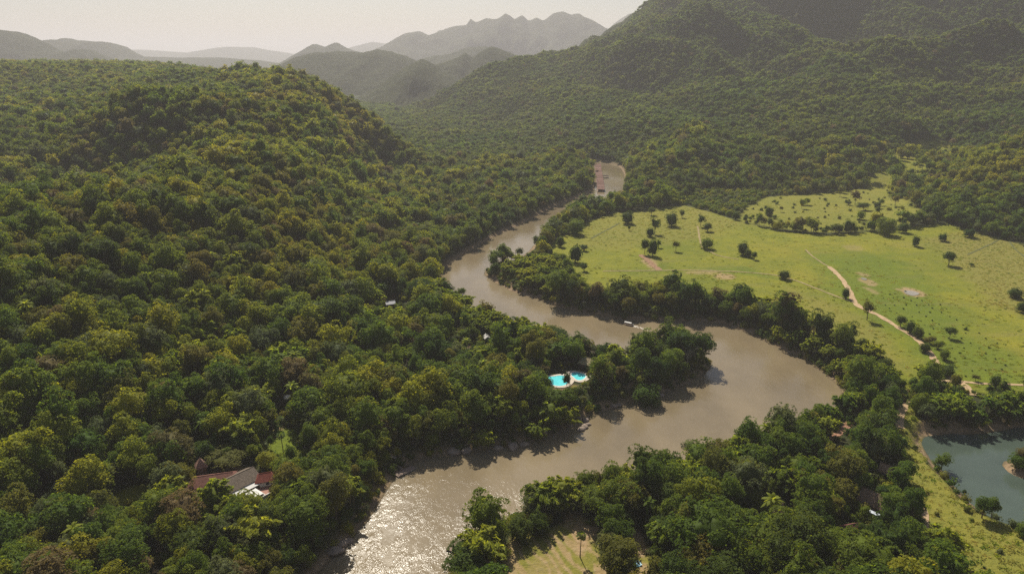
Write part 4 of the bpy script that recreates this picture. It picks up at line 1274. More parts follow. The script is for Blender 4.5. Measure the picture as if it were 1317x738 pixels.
# palms and great plumes ------------------------------------------------
PALMS = [palm_parts(500, 10.0, 24, 2.0, 'dark green', .17, True), palm_parts(501, 11.0, 20, 3.6, 'bamboo', .15), palm_parts(502, 9.0, 20, 3.8, 'mid green', .15)]
def palm(px, py, kind, sc, txt):
    g = ground_at(px, py)
    o = empty('palm_tree', g, rg.uniform(0, 6.28), sc)
    link('trunk', PALMS[kind][1], o); link('crown', PALMS[kind][0], o)
    tag(o, txt, 'palm')
palm(746, 718, 0, .85, 'lone sugar palm with round head standing on the sandy strip')
palm(365, 586, 0, .95, 'thin bare stemmed palm standing on the bright lawn')
palm(378, 530, 1, 1.1, 'bright feathery palm below the white umbrella')
palm(560, 470, 1, 1.0, 'yellowish palm grove tree leaning over the inner wood, lowest')
palm(563, 458, 1, 1.1, 'yellowish palm just above the lowest palm of the inner wood')
palm(572, 462, 2, 1.0, 'green palm east of the yellowish pair in the inner wood')
palm(216, 552, 1, 1.2, 'spiky bright palm in the woods above the house')
palm(228, 556, 2, 1.2, 'greener palm beside the spiky bright one above the house')
palm(610, 425, 2, 1.0, 'small palm near the orange earth patch in the inner wood')
palm(1290, 535, 2, .9, 'drooping palm over the eastern end of the pond bank')
palm(1268, 540, 2, 1.0, 'palm leaning over the middle of the pond bank')
palm(1236, 543, 2, .9, 'palm over the western end of the pond bank')
PLUME = [bamboo_parts(640 + k, 26, 15.0, 8.0, 2.0, 46, 'bamboo') for k in range(2)]
for (px, py, k, sc, txt) in [(705, 556, 0, 1.0, 'giant arching bamboo plume on the bank below the pool'), (728, 552, 1, .85, 'second giant bamboo plume, east of the first below the pool'),
                             (690, 572, 1, .7, 'lower giant bamboo plume drooping to the water below the pool'), (622, 582, 0, .7, 'drooping bamboo plume over the rocks of the west bank'),
                             (700, 662, 1, .95, 'giant bamboo plume at the western end of the low bank'), (725, 655, 0, .95, 'tall bamboo plume next to the westernmost one on the low bank'),
                             (1060, 560, 1, .75, 'bamboo plume where the near wood meets the wide bend')]:
    g = ground_at(px, py)
    o = empty('bamboo_clump', g, rg.uniform(0, 6.28), sc)
    link('stem', PLUME[k][1], o); link('foliage', PLUME[k][0], o)
    tag(o, txt, 'bamboo')
def bare_parts(seed):
    r_ = np.random.default_rng(seed); mb = MB()
    mb.tube([(0, 0, -.8), (.1, 0, 3), (.2, .1, 6.5)], [.34, .26, .18], 7)
    fine = MB()
    for i in range(9):
        a = 2.4 * i; z0 = 3.2 + i * .38; L_ = r_.uniform(2.6, 4.6)
        p0 = np.array([.15, .05, z0]); p1 = p0 + L_ * .5 * np.array([math.cos(a), math.sin(a), .9]); p2 = p1 + L_ * .5 * np.array([math.cos(a + .4), math.sin(a + .4), .8])
        mb.tube([p0, p1, p2], [.13, .09, .04], 5)
        for k in range(16):
            t = r_.uniform(.3, 1); q = p1 + (p2 - p1) * t if t > .5 else p0 + (p1 - p0) * (t * 2)
            d = r_.normal(0, 1, 3); d[2] = abs(d[2]) * .8; d /= np.linalg.norm(d)
            fine.tube([q, q + d * r_.uniform(.7, 1.5)], [.03, .012], 3)
    return fine.mesh('twig', STRAWG), mb.mesh('trunk', STRAWG)
STRAWG = plain_mat('grey bare bark', (.26, .22, .18), .9, .1, .3, 3)
BARE = [bare_parts(970 + k) for k in range(2)]
seen_alt = {}
for k, (x, y, z, px, py) in enumerate(ALT):
    what = 'bamboo' if k < 104 else 'palm' if k < 128 else 'bare'
    best = min(LANDMARKS, key=lambda q: (q[0] - px) ** 2 + 2.2 * (q[1] - py) ** 2)
    dx, dy = px - best[0], (py - best[1]) * 1.5
    rel = ('east of' if dx > 0 else 'west of') if abs(dx) > abs(dy) * 2 else ('in front of' if dy > 0 else 'behind') if abs(dy) > abs(dx) * 2 else ('south' if dy > 0 else 'north') + ('east of' if dx > 0 else 'west of')
    key = (what, rel, best[2]); n_ = seen_alt[key] = seen_alt.get(key, 0) + 1
    nth = ['', 'second ', 'third ', 'fourth ', 'fifth ', 'sixth ', 'seventh ', 'eighth ', 'ninth '][min(n_ - 1, 8)]
    if what == 'bamboo':
        b_ = BAM[k % 6]; o = empty('bamboo_clump', (x, y, z), ra.uniform(0, 6.28), ra.uniform(.95, 1.35))
        link('stem', b_[1], o); link('foliage', b_[0], o)
        tag(o, f'{nth}feathery bamboo clump among trees {rel} {best[2]}', 'bamboo', 'bamboo inside the woods')
    elif what == 'palm':
        b_ = PALMS[1 + k % 2]; o = empty('palm_tree', (x, y, z), ra.uniform(0, 6.28), ra.uniform(.90, 1.20))
        link('trunk', b_[1], o); link('crown', b_[0], o)
        tag(o, f'{nth}palm rising among trees {rel} {best[2]}', 'palm', 'palms inside the woods')
    else:
        b_ = BARE[k % 2]; o = empty('bare_tree', (x, y, z), ra.uniform(0, 6.28), ra.uniform(.95, 1.25))
        link('trunk', b_[1], o); link('twig', b_[0], o)
        tag(o, f'{nth}bare grey tree among green crowns {rel} {best[2]}', 'tree', 'bare trees inside the woods')
# saplings in rows ------------------------------------------------------
sap = joined('bush', 950, 'dark green', .5, 60, 1, False)
SA = poly([(1130, 378), (1165, 372), (1215, 395), (1290, 445), (1310, 500), (1250, 495), (1185, 440), (1140, 405)])
a0 = at(1150, 385)[:2]; dx_ = at(1290, 470)[:2] - a0; dx_ /= np.linalg.norm(dx_); dy_ = np.array([-dx_[1], dx_[0]])
ns = 0
for i in range(-4, 26):
    for j in range(-12, 12):
        p = a0 + dx_ * i * 7.5 + dy_ * j * 7.5 + rg.normal(0, .7, 2)
        if inside(p[None], SA)[0] and rg.uniform() < .62 and ns < 170:
            o = link('sapling', sap, None, (p[0], p[1], hz(*p) - .1), rg.uniform(0, 6)); o.scale = (rg.uniform(.22, .42),) * 3
            tag(o, 'dark young sapling planted in rows on the bright green field', 'sapling', 'saplings in rows on the field'); ns += 1
print('saplings', ns)

# ------------------------------------------------------------------ tracks
DIRT = plain_mat('pale track earth', (.40, .285, .17), .95, .05, .25, .35, .05)
DUST = plain_mat('faint track earth', (.27, .215, .11), .95, .05, .3, .5, .05)
DARKT = plain_mat('old furrow', (.115, .120, .045), .95, .05, .4, .5, .05)
TRACKS = []
def track(label, px, width, mat, z0=4.0, wob=.3):
    L = chaikin(np.array([at(a, b, z0)[:2] for a, b in px]), False, 3)
    TRACKS.append((L, width))
    seg = np.r_[0, np.cumsum(np.linalg.norm(np.diff(L, axis=0), axis=1))]
    n_ = max(6, int(seg[-1] / 1.6))
    t = np.linspace(0, seg[-1], n_)
    C_ = np.column_stack([np.interp(t, seg, L[:, 0]), np.interp(t, seg, L[:, 1])])
    tg = np.gradient(C_, axis=0); tg /= np.linalg.norm(tg, axis=1)[:, None]
    nn = np.column_stack([-tg[:, 1], tg[:, 0]])
    wl = width / 2 * (1 + wob * fbm(t, t * 0 + width, 4.0, 3, 71) * 2); wr = width / 2 * (1 + wob * fbm(t, t * 0 + 50 + width, 4.0, 3, 72) * 2)
    C_ = C_ + nn * (.5 * fbm(t, t * 0 + 9, 14, 2, 73))[:, None]
    V = []
    for k in (-1, -.5, 0, .5, 1):
        q = C_ + nn * (np.where(k < 0, wl, wr) * k)[:, None]
        V.append(np.column_stack([q, height(q) + .26 - .10 * abs(k)]))
    V = np.stack(V, 1).reshape(-1, 3)
    i_ = (np.arange(n_ - 1)[:, None] * 5 + np.arange(4)[None]).ravel()
    return tag(link('dirt_track', mesh_np('dirt_track', V, [np.stack([i_, i_ + 5, i_ + 6, i_ + 1], 1)], mat, smooth=True)), label, 'track', kind='structure')
track('pale dirt track running down the field to the junction by the pond', [(1066, 344), (1085, 362), (1094, 380), (1099, 391), (1105, 397), (1128, 406), (1149, 420), (1177, 436), (1196, 455), (1207, 474), (1208, 484), (1228, 491), (1243, 499), (1252, 511)], 3.6, DIRT)
track('upper faint end of the pale dirt track crossing the green field', [(1036, 322), (1042, 329), (1055, 338), (1067, 345)], 1.4, DUST)
track('straight pale side track running east from the junction', [(1205, 493), (1225, 492), (1250, 495), (1280, 496.5), (1320, 497.5), (1420, 503)], 2.2, DIRT)
track('long faint track along the lower edge of the pasture', [(775, 350), (812, 350), (847, 349.5), (880, 349), (914, 350), (947, 351), (975, 353), (1003, 356), (1025, 363), (1043, 370), (1071, 381), (1090, 388), (1103, 394)], 1.7, DUST)
track('curving pale lane beside the near wood', [(1180, 508), (1172, 514), (1164, 522), (1158, 532), (1155, 545), (1157, 553)], 3.6, DIRT)
track('faint winding cattle track down the western pasture', [(897, 292), (899, 304), (901, 317), (907, 322), (918, 328), (930, 332), (950, 335)], 1.6, DUST)
track('reddish bare strip beside the two dark pasture trees', [(824, 329), (832, 335), (840, 343), (848, 349)], 5.0, plain_mat('reddish earth', (.25, .155, .095), .95, .05, .4, .5, .05))
track('dark furrow line across the yellow grass', [(1244, 329), (1265, 321), (1290, 312)], 1.6, DARKT)
track('dark furrow line at the eastern edge of the yellow grass', [(1295, 314), (1303, 323), (1318, 332)], 1.6, DARKT)
track('dark furrow from the river wood across the western tip of the pasture', [(760, 308), (775, 300), (790, 292), (797, 288)], 2.0, DARKT)
track('pale footpath climbing between the trees at the lower edge', [(199, 735), (201, 720), (205, 705), (206, 695)], 1.8, DIRT, 9.0)
track('reddish lane through the near wood', [(1104, 537), (1092, 545), (1080, 556), (1068, 567)], 3.0, plain_mat('red lane earth', (.30, .165, .11), .95, .05, .4, .5, .05), 4.5)
track('thin pale path down the edge of the near wood', [(1187, 655), (1190, 668), (1188, 682), (1182, 695)], 1.8, DIRT)

# grass tufts ------------------------------------------------------------
def tuft(seed, n, c, w, h):
    r_ = np.random.default_rng(seed)
    P = np.column_stack([r_.normal(0, w * .4, n), r_.normal(0, w * .4, n), np.zeros(n)])
    a = r_.uniform(0, 6.28, n); u_ = np.column_stack([np.cos(a), np.sin(a), 0 * a]) * .22 * w
    tip = np.column_stack([r_.normal(0, .25, n), r_.normal(0, .25, n), h * r_.uniform(.6, 1.2, n)])
    V = np.stack([P - u_, P + u_, P + tip + u_ * .5, P + tip - u_ * .5], 1).reshape(-1, 3)
    return mesh_np('tuft', V, [np.arange(4 * n).reshape(-1, 4)], c)
GR = [foliage_mat('grass ' + k, a, b, .40, .5) for k, a, b in [('lush', (.130, .165, .014), (.24, .28, .016)), ('dry', (.215, .190, .042), (.30, .26, .05)), ('mixed', (.185, .200, .018), (.30, .29, .020))]]
TC = proto_collection('grasstuft', [tuft(700 + i, 16, GR[i], 1.3, .36) for i in range(3)])
P = jgrid(2.0, 160, 560, seed=31); Q = jgrid(3.2, 560, 900, seed=32)
P = np.vstack([P, Q])
fm = inside(P, FIELD) | inside(P, GRASS) | inside(P, UPFIELD) | inside(P, UPFIELD2)
P = P[fm]
d_ = soft(poly([(1190, 310), (1260, 305), (1420, 330), (1420, 440), (1290, 400), (1230, 345)]), 12, P, 12) + .75 * soft(GRASS, 2, P) + .5 * soft(poly([(760, 275), (880, 262), (960, 288), (900, 310), (800, 320), (740, 318)]), 14, P, 12)
k_ = .05 + .6 * d_ + .38 * np.clip(fbm(P[:, 0], P[:, 1], 16, 4, 51) + .05, 0, 1)
keep = rg.uniform(0, 1, len(P)) < k_
for L_, w_ in TRACKS: keep &= dist_line(P, L_, False) > w_ * .5 + .5
P, d_ = P[keep], d_[keep]
ti = np.where(rg.uniform(0, 1, len(P)) < .15 + .6 * d_, 1, np.where(rg.uniform(0, 1, len(P)) < .5, 0, 2))
gn_scatter('meadow_grass', np.column_stack([P, height(P) - .03]), rg.uniform(0, 6.28, len(P)), rg.uniform(.5, 1.25, len(P)), ti, TC, 'tufted bright and yellowing grass covering the open fields', 'grass')

# small water in the field
def disc(name, px, py, rx, ry, z, mat, label, cat, seed):
    c = ground_at(px, py); r_ = np.random.default_rng(seed)
    d = proj(c[None])[2][0]; el = math.atan2(CAMZ - c[2], np.hypot(c[0], c[1]))
    a = np.linspace(0, 6.2832, 28, endpoint=False)
    k = 1 + .12 * np.sin(2 * a + 1) + .08 * np.sin(3 * a + 2)
    X, Y = rx * d / FPX * np.cos(a) * k, ry * d / FPX / math.sin(el) * np.sin(a) * k
    me = bpy.data.meshes.new(name)
    me.from_pydata([(x, y, 0) for x, y in zip(X, Y)], [], [tuple(range(28))]); me.materials.append(mat); me.update()
    return tag(link(name, me, None, (c[0], c[1], c[2] + z)), label, cat, kind='structure')
disc('water_hole', 1172, 377, 8, 3.2, .22, water_mat('milky water', (.34, .31, .27), .12, .01, .6, (1, 1, 1)), 'small milky water hole ringed by bare earth on the green field', 'water hole', 1)
disc('puddle', 1111, 359, 3, 1.6, .20, water_mat('puddle water', (.30, .29, .24), .12, .01, .6, (1, 1, 1)), 'tiny pale puddle beside the bare patch on the green field', 'puddle', 2)

# ------------------------------------------------------------------ buildings
def tile_mat(name, col, pitch=3.0):
    m, n, out = newmat(name)
    tc = N(n, 'ShaderNodeTexCoord')
    w = N(n, 'ShaderNodeTexWave'); w.inputs['Scale'].default_value = pitch; w.inputs['Distortion'].default_value = .6
    n.links.new(tc.outputs['Object'], w.inputs[0])
    nz = noise(n, 1.1, 5, .65, tc.outputs['Object'])
    c = ramp(n, nz, [(.3, tuple(x * .62 for x in col)), (.55, col), (.75, tuple(min(1, x * 1.3) for x in col))])
    c = mixc(n, mathn(n, 'MULTIPLY', w.outputs[1], .35), c, tuple(x * .5 for x in col))
    p = N(n, 'ShaderNodeBsdfPrincipled'); p.inputs['Roughness'].default_value = .85; p.inputs['Specular IOR Level'].default_value = .2
    n.links.new(c, p.inputs['Base Color'])
    b = N(n, 'ShaderNodeBump'); b.inputs['Distance'].default_value = .05; n.links.new(w.outputs[1], b.inputs['Height']); n.links.new(b.outputs[0], p.inputs['Normal'])
    n.links.new(p.outputs[0], out.inputs['Surface'])
    return m
GREYTILE = tile_mat('weathered grey brown tiles', (.21, .165, .125))
BROWNTILE = tile_mat('faded brown red tiles', (.27, .125, .095))
REDTILE = tile_mat('red tiles', (.30, .085, .058))
PINKTILE = tile_mat('pinkish tiles', (.34, .20, .15))
THATCH = tile_mat('dry thatch', (.30, .20, .14), 6)
TANROOF = tile_mat('tan roof sheet', (.42, .34, .20))
WHITE = plain_mat('white plaster', (.62, .60, .56), .7, .3, .08, .8)
WOODW = plain_mat('dark timber', (.12, .075, .05), .8, .2, .35, 3)
GLASS = plain_mat('dark window glass', (.02, .025, .03), .1, .6, .2, 1)
CONC = plain_mat('grey concrete', (.36, .34, .31), .85, .2, .2, 1)
PLANK = plain_mat('weathered planks', (.22, .165, .13), .85, .15, .4, 3, .02, (1, 6, 1))
STEEL = plain_mat('dull metal', (.30, .31, .32), .4, .5, .15, 2, metal=.6)

def gable(root, L, Wd, z0, rise, mat, over=.6, thick=.16, name='roof', hip=0.0):
    """roof along local x, eaves at z0"""
    l, w = L / 2 + over, Wd / 2 + over
    k = rise / (Wd / 2); ze = z0 - over * k; zr = z0 + rise
    V, F = [], []
    for s_ in (0, thick):
        V += [(-l, -w, ze + s_), (l, -w, ze + s_), (l, w, ze + s_), (-l, w, ze + s_), (-l + hip, 0, zr + s_), (l - hip, 0, zr + s_)]
    F = [(0, 4, 5, 1), (2, 5, 4, 3), (6, 7, 11, 10), (8, 9, 10, 11), (0, 1, 7, 6), (2, 3, 9, 8)]
    if hip: F += [(6, 10, 9), (8, 11, 7), (3, 4, 0), (1, 5, 2), (1, 2, 8, 7), (3, 0, 6, 9)]
    else: F += [(0, 6, 10, 4), (4, 10, 9, 3), (1, 5, 11, 7), (5, 2, 8, 11)]
    mb = MB().add(V, F)
    r_ = mb.build(name, mat, root)
    rc = MB().tube([(-l + hip, 0, zr + thick), (l - hip, 0, zr + thick)], .12, 6).build('ridge_cap', mat, r_)
    return r_

def walls(root, L, Wd, h, rise, mat, name='wall'):
    l, w = L / 2, Wd / 2
    V = [(-l, -w, -1), (l, -w, -1), (l, w, -1), (-l, w, -1), (-l, -w, h), (l, -w, h), (l, w, h), (-l, w, h), (-l, 0, h + rise - .1), (l, 0, h + rise - .1)]
    return MB().add(V, [(0, 1, 5, 4), (2, 3, 7, 6), (1, 2, 6, 9, 5), (3, 0, 4, 8, 7)]).build(name, mat, root)

def house(label, cat, px, py, ang, L, Wd, h, rise, roofm, wallm, hip=0.0, z=None, name='house', windows=2, group=None, base=None):
    g = ground_at(px, py) if base is None else np.array(base)
    o = empty(name, g, ang)
    walls(o, L, Wd, h, 0 if hip else rise, wallm)
    gable(o, L, Wd, h, rise, roofm, hip=hip)
    for s_ in (-1, 1):
        for k in range(windows):
            x = (k + .5) / windows * L - L / 2 + .6
            f = MB().box((x, s_ * (Wd / 2 + .03), h * .55), (1.1, .06, 1.1)).build('window', GLASS, o)
            fr = MB().box((x, s_ * (Wd / 2 + .05), h * .55 + .62), (1.3, .1, .12)).box((x, s_ * (Wd / 2 + .05), h * .55 - .62), (1.3, .1, .12)).box((x - .6, s_ * (Wd / 2 + .05), h * .55), (.1, .1, 1.12)).box((x + .6, s_ * (Wd / 2 + .05), h * .55), (.1, .1, 1.12)).build('frame', WHITE, f)
    d = MB().box((-L / 2 + .55, -Wd / 2 - .03, 1.0), (.9, .06, 2.0)).build('door', WOODW, o)
    MB().box((-L / 2 + .25, -Wd / 2 - .10, 1.0), (.06, .08, .14)).build('handle', STEEL, d)
    return tag(o, label, cat, group)

# the compound west of the river
HZ = 9.0
rid = math.atan2(.78, .62)
c0 = at(300, 620, HZ + 3.2)
house('large house under a weathered grey brown gable roof with white side wall', 'house', 0, 0, rid, 16.0, 9.4, 3.2, 2.4, GREYTILE, WHITE, base=(c0[0], c0[1], HZ), name='farmhouse', windows=4)
c1 = at(272, 616, HZ + 2.9)
house('long low house with a faded brown red hipped roof', 'house', 0, 0, rid - .62, 17.0, 8.0, 2.9, 2.0, BROWNTILE, WOODW, 1.5, base=(c1[0], c1[1], HZ - .3), name='longhouse', windows=3)
c2 = at(281, 627, HZ + 2.6)
house('low grey annexe roof in front between the brown and the grey roof', 'house', 0, 0, rid, 8.5, 4.6, 2.4, 1.0, GREYTILE, WOODW, base=(c2[0] - 3, c2[1] - 2.0, HZ - .2), name='annexe', windows=1)
c3 = at(341, 613, HZ + 2.8)
house('small pavilion with a bright red hipped roof east of the grey roof', 'pavilion', 0, 0, rid - .55, 6.4, 5.4, 2.8, 1.6, REDTILE, WHITE, 1.6, base=(c3[0], c3[1], HZ), name='pavilion', windows=1)
# pointed turret
ct = at(259, 603, HZ + 2.0)
o = empty('turret', (ct[0], ct[1], HZ - .5), .5)
MB().box((0, 0, 1.8), (3.4, 3.4, 4.6)).build('wall', WOODW, o)
MB().add([(-2.2, -2.2, 4.0), (2.2, -2.2, 4.0), (2.2, 2.2, 4.0), (-2.2, 2.2, 4.0), (0, 0, 7.4)], [(0, 1, 4), (1, 2, 4), (2, 3, 4), (3, 0, 4), (3, 2, 1, 0)]).build('roof', PINKTILE, o)
MB().tube([(0, 0, 7.3), (0, 0, 8.2)], [.12, .03], 6).build('finial', WOODW, o)
tag(o, 'small turret with pointed pinkish roof behind the brown roofed house', 'turret')
# walled terrace
cw = at(322, 627, HZ + .8)
o = empty('terrace', (cw[0] + 2.0, cw[1], HZ), rid)
MB().box((0, -4.2, .25), (11.0, 8.0, .5)).build('floor', plain_mat('terracotta paving', (.30, .16, .12), .8, .2, .3, 2), o)
for cx_, cy_, lx, ly in ((0, -8.1, 11.4, .3), (-5.6, -4.2, .3, 7.6), (5.6, -4.2, .3, 7.6), (-1.2, -4.0, .3, 7.4)):
    MB().box((cx_, cy_, 1.05), (lx, ly, 1.5)).build('wall', WHITE, o)
MB().box((-3.6, -5.0, 2.3), (4.2, 5.0, .16)).build('canopy', WHITE, o)
for a, b in ((-5.3, -7.2), (-1.9, -7.2), (-5.3, -2.8), (-1.9, -2.8)): MB().tube([(a, b, .5), (a, b, 2.25)], .09, 8).build('post', WHITE, o)
tag(o, 'white walled terrace with a flat canopy beside the grey roofed house', 'terrace')
hs = bpy.data.objects['farmhouse']
MB().add([(-8.2, -4.9, 2.75), (8.2, -4.9, 2.75), (8.2, -7.2, 2.1), (-8.2, -7.2, 2.1), (-8.2, -4.9, 2.85), (8.2, -4.9, 2.85), (8.2, -7.2, 2.2), (-8.2, -7.2, 2.2)], [(0, 1, 2, 3), (7, 6, 5, 4), (3, 2, 6, 7), (1, 5, 6, 2), (0, 3, 7, 4)]).build('awning', WHITE, hs)
# huts in the woods
house('white roofed hut by bare orange earth on the western slope', 'hut', 0, 0, .4, 5.2, 3.6, 2.4, 1.1, plain_mat('white sheet roof', (.55, .54, .56), .5, .4, .1, 1), WOODW, base=ground_at(502, 395), name='hut', windows=1)
house('tan roofed open hut standing above the turquoise pool', 'hut', 0, 0, -.5, 8.0, 6.5, 2.7, 2.2, TANROOF, WOODW, 1.5, base=ground_at(756, 474), name='hut', windows=1)
house('small pale roofed hut deep in the inner wood', 'hut', 0, 0, 1.9, 4.2, 2.8, 2.4, .9, plain_mat('pale roof', (.45, .43, .41), .5, .4, .1, 1), WHITE, base=ground_at(626, 440), name='hut', windows=1)
house('steep thatched hut with a reddish ridge above the silver van', 'hut', 0, 0, 2.25, 9.5, 5.5, 2.4, 3.2, THATCH, WOODW, base=ground_at(1124, 652), name='hut', windows=1)
house('little red gabled hut hidden in the crowns by the pond lane', 'hut', 0, 0, 2.3, 3.6, 3.0, 3.2, 2.0, THATCH, WOODW, base=ground_at(1138, 614), name='hut', windows=1)
house('low dark red roofed hut near the silver van', 'hut', 0, 0, .3, 5.0, 3.6, 2.4, 1.2, tile_mat('dark red tiles', (.19, .075, .062)), WOODW, base=ground_at(1091, 690), name='hut', windows=1)
house('tan thatched hut half hidden by the brown thicket', 'hut', 0, 0, .2, 6.0, 4.6, 2.6, 1.8, THATCH, WOODW, base=ground_at(994, 668), name='hut', windows=1)

# pool
pc = ground_at(724, 493)
pw_m, pn, po = newmat('turquoise pool water')
pb = N(pn, 'ShaderNodeBsdfPrincipled'); pb.inputs['Roughness'].default_value = .25; pb.inputs['Specular IOR Level'].default_value = .2
tcp = N(pn, 'ShaderNodeTexCoord')
pn.links.new(ramp(pn, noise(pn, .9, 4, .6, tcp.outputs['Object']), [(.3, (.06, .50, .56)), (.7, (.12, .66, .70))]), pb.inputs['Base Color'])
pn.links.new(pb.outputs[0], po.inputs['Surface'])
def kidney(rx, ry, k=28, s_=0.0):
    a = np.linspace(0, 6.2832, k, endpoint=False)
    q = 1 + .16 * np.cos(2 * a + s_) + .10 * np.sin(3 * a)
    return np.column_stack([rx * np.cos(a) * q, ry * np.sin(a) * q])
def pool(label, px, py, rx, ry, s_, rz):
    g = ground_at(px, py)
    o = empty('swimming_pool', (g[0], g[1], g[2] + .1), rz)
    A_, B_ = kidney(rx, ry, 28, s_), kidney(rx + .5, ry + .5, 28, s_); Cc = kidney(rx + 2.4, ry + 2.2, 28, s_)
    me = bpy.data.meshes.new('water'); me.from_pydata([(x, y, .22) for x, y in A_], [], [tuple(range(28))]); me.materials.append(pw_m); me.update()
    link('water', me, o)
    def ring(nm, I, O, z0, z1, m):
        V = [(x, y, z1) for x, y in I] + [(x, y, z1) for x, y in O] + [(x, y, z0) for x, y in O] + [(x, y, z0) for x, y in I]
        F = []
        for k in range(28):
            q = (k + 1) % 28
            F += [(k, 28 + k, 28 + q, q), (28 + k, 56 + k, 56 + q, 28 + q), (q, 84 + q, 84 + k, k)]
        return MB().add(V, F).build(nm, m, o)
    ring('coping', A_, B_, -.6, .36, WHITE)
    ring('deck', B_, Cc, -.8, .30, plain_mat('pale pool deck', (.50, .43, .35), .8, .2, .2, 1.5))
    tag(o, label, 'pool')
pool('larger western basin of the turquoise swimming pool', 715.5, 491, 6.0, 7.0, .3, .3)
pool('smaller eastern basin of the turquoise swimming pool', 744, 487, 3.4, 4.6, 1.2, -.2)
# parasol / dome
g = ground_at(371, 520)
o = empty('parasol', g)
MB().tube([(0, 0, -.3), (0, 0, 3.0)], .06, 8).build('pole', STEEL, o)
a = np.linspace(0, 6.2832, 9)[:-1]
V = [(0, 0, 3.7)] + [(1.3 * math.cos(t), 1.3 * math.sin(t), 3.35) for t in a] + [(2.1 * math.cos(t), 2.1 * math.sin(t), 2.7) for t in a]
MB().add(V, [(0, 1 + i, 1 + (i + 1) % 8) for i in range(8)] + [(1 + i, 9 + i, 9 + (i + 1) % 8, 1 + (i + 1) % 8) for i in range(8)]).build('canopy', plain_mat('pinkish white cloth', (.75, .68, .62), .8, .2, .06, 1), o)
tag(o, 'pinkish white parasol showing among the crowns above the lawn', 'parasol')
# benches on the lawn
bench_m = None
for k, (px, py) in enumerate([(350.5, 567), (355.5, 565.5), (361.5, 564)]):
    g = ground_at(px, py)
    o = empty('garden_bench', g, .5 + .2 * k)
    if bench_m is None:
        bench_m = (MB().box((0, 0, .46), (1.8, .5, .08)).mesh('seat', WOODW), MB().box((0, .24, .78), (1.8, .07, .5)).mesh('backrest', WOODW), MB().box((0, 0, .21), (.09, .44, .42)).mesh('leg', WOODW))
    link('seat', bench_m[0], o); link('backrest', bench_m[1], o)
    link('leg', bench_m[2], o, (-.8, 0, 0)); link('leg', bench_m[2], o, (.8, 0, 0))
    tag(o, ['dark bench on the bright lawn, farthest from the thin palm', 'dark bench in the middle of three on the bright lawn', 'dark bench nearest the thin palm on the bright lawn'][k], 'bench', 'benches on the lawn')

# vehicles ---------------------------------------------------------------
def car(label, px, py, rz, col, van=False):
    g = ground_at(px, py)
    o = empty('parked_van' if van else 'parked_car', g, rz)
    paint = plain_mat('paint ' + label[:8], col, .3, .5, .05, 1)
    L, Wd = (5.0, 1.9) if van else (4.3, 1.75)
    prof = [(-L / 2, .35), (L / 2, .35), (L / 2, .95), (L * .36, 1.08), (L * .24, 1.75 if not van else 1.95), (-L * .42, 1.78 if not van else 2.05), (-L / 2, 1.05)] if not van else \
           [(-L / 2, .35), (L / 2, .35), (L / 2, 1.0), (L * .38, 1.2), (L * .27, 2.0), (-L * .46, 2.05), (-L / 2, 1.1)]
    n_ = len(prof)
    V = [(x, -Wd / 2 * (1 if z < 1.2 else .86), z) for x, z in prof] + [(x, Wd / 2 * (1 if z < 1.2 else .86), z) for x, z in prof]
    F = [tuple(range(n_)), tuple(range(2 * n_ - 1, n_ - 1, -1))] + [(i, n_ + i, n_ + (i + 1) % n_, (i + 1) % n_) for i in range(n_)]
    MB().add(V, F).build('body', paint, o)
    zt = 1.9 if van else 1.7
    x0, x1 = L * .37, L * .255
    MB().add([(x0 + .02, -Wd * .42, 1.18), (x0 + .02, Wd * .42, 1.18), (x1 + .03, Wd * .38, zt), (x1 + .03, -Wd * .38, zt)], [(0, 1, 2, 3)]).build('windscreen', GLASS, o)
    MB().add([(-L * .49, -Wd * .40, 1.2), (-L * .49, Wd * .40, 1.2), (-L * .465, Wd * .36, zt), (-L * .465, -Wd * .36, zt)], [(3, 2, 1, 0)]).build('rear_window', GLASS, o)
    for s_ in (-1, 1):
        MB().add([(-L * .42, s_ * (Wd / 2 * .99), 1.2), (L * .33, s_ * (Wd / 2 * .99), 1.2), (L * .25, s_ * (Wd / 2 * .87 + .01), zt), (-L * .40, s_ * (Wd / 2 * .87 + .01), zt)], [(0, 1, 2, 3)]).build('side_window', GLASS, o)
        MB().box((L / 2 + .01, s_ * Wd * .36, .78), (.06, .34, .18)).build('headlight', WHITE, o)
        for x in (-L * .31, L * .31):
            wh = MB().tube([(x, s_ * (Wd / 2 - .16), .34), (x, s_ * (Wd / 2 + .03), .34)], .34, 14).build('wheel', plain_mat('tyre', (.03, .03, .03), .9, .1, .1, 1) if 'tyre' not in bpy.data.materials else bpy.data.materials['tyre'], o)
            MB().tube([(x, s_ * (Wd / 2), .34), (x, s_ * (Wd / 2 + .05), .34)], .2, 10).build('rim', STEEL, wh)
    tag(o, label, 'van' if van else 'car')
car('silver blue van parked before the steep thatched hut', 1121, 667, 2.2, (.50, .54, .60), True)
car('white parked car west of the other under dark trees', 70.5, 630, .3, (.75, .74, .70))
car('white parked car east of the other under dark trees', 83.5, 629, -.6, (.75, .74, .72))

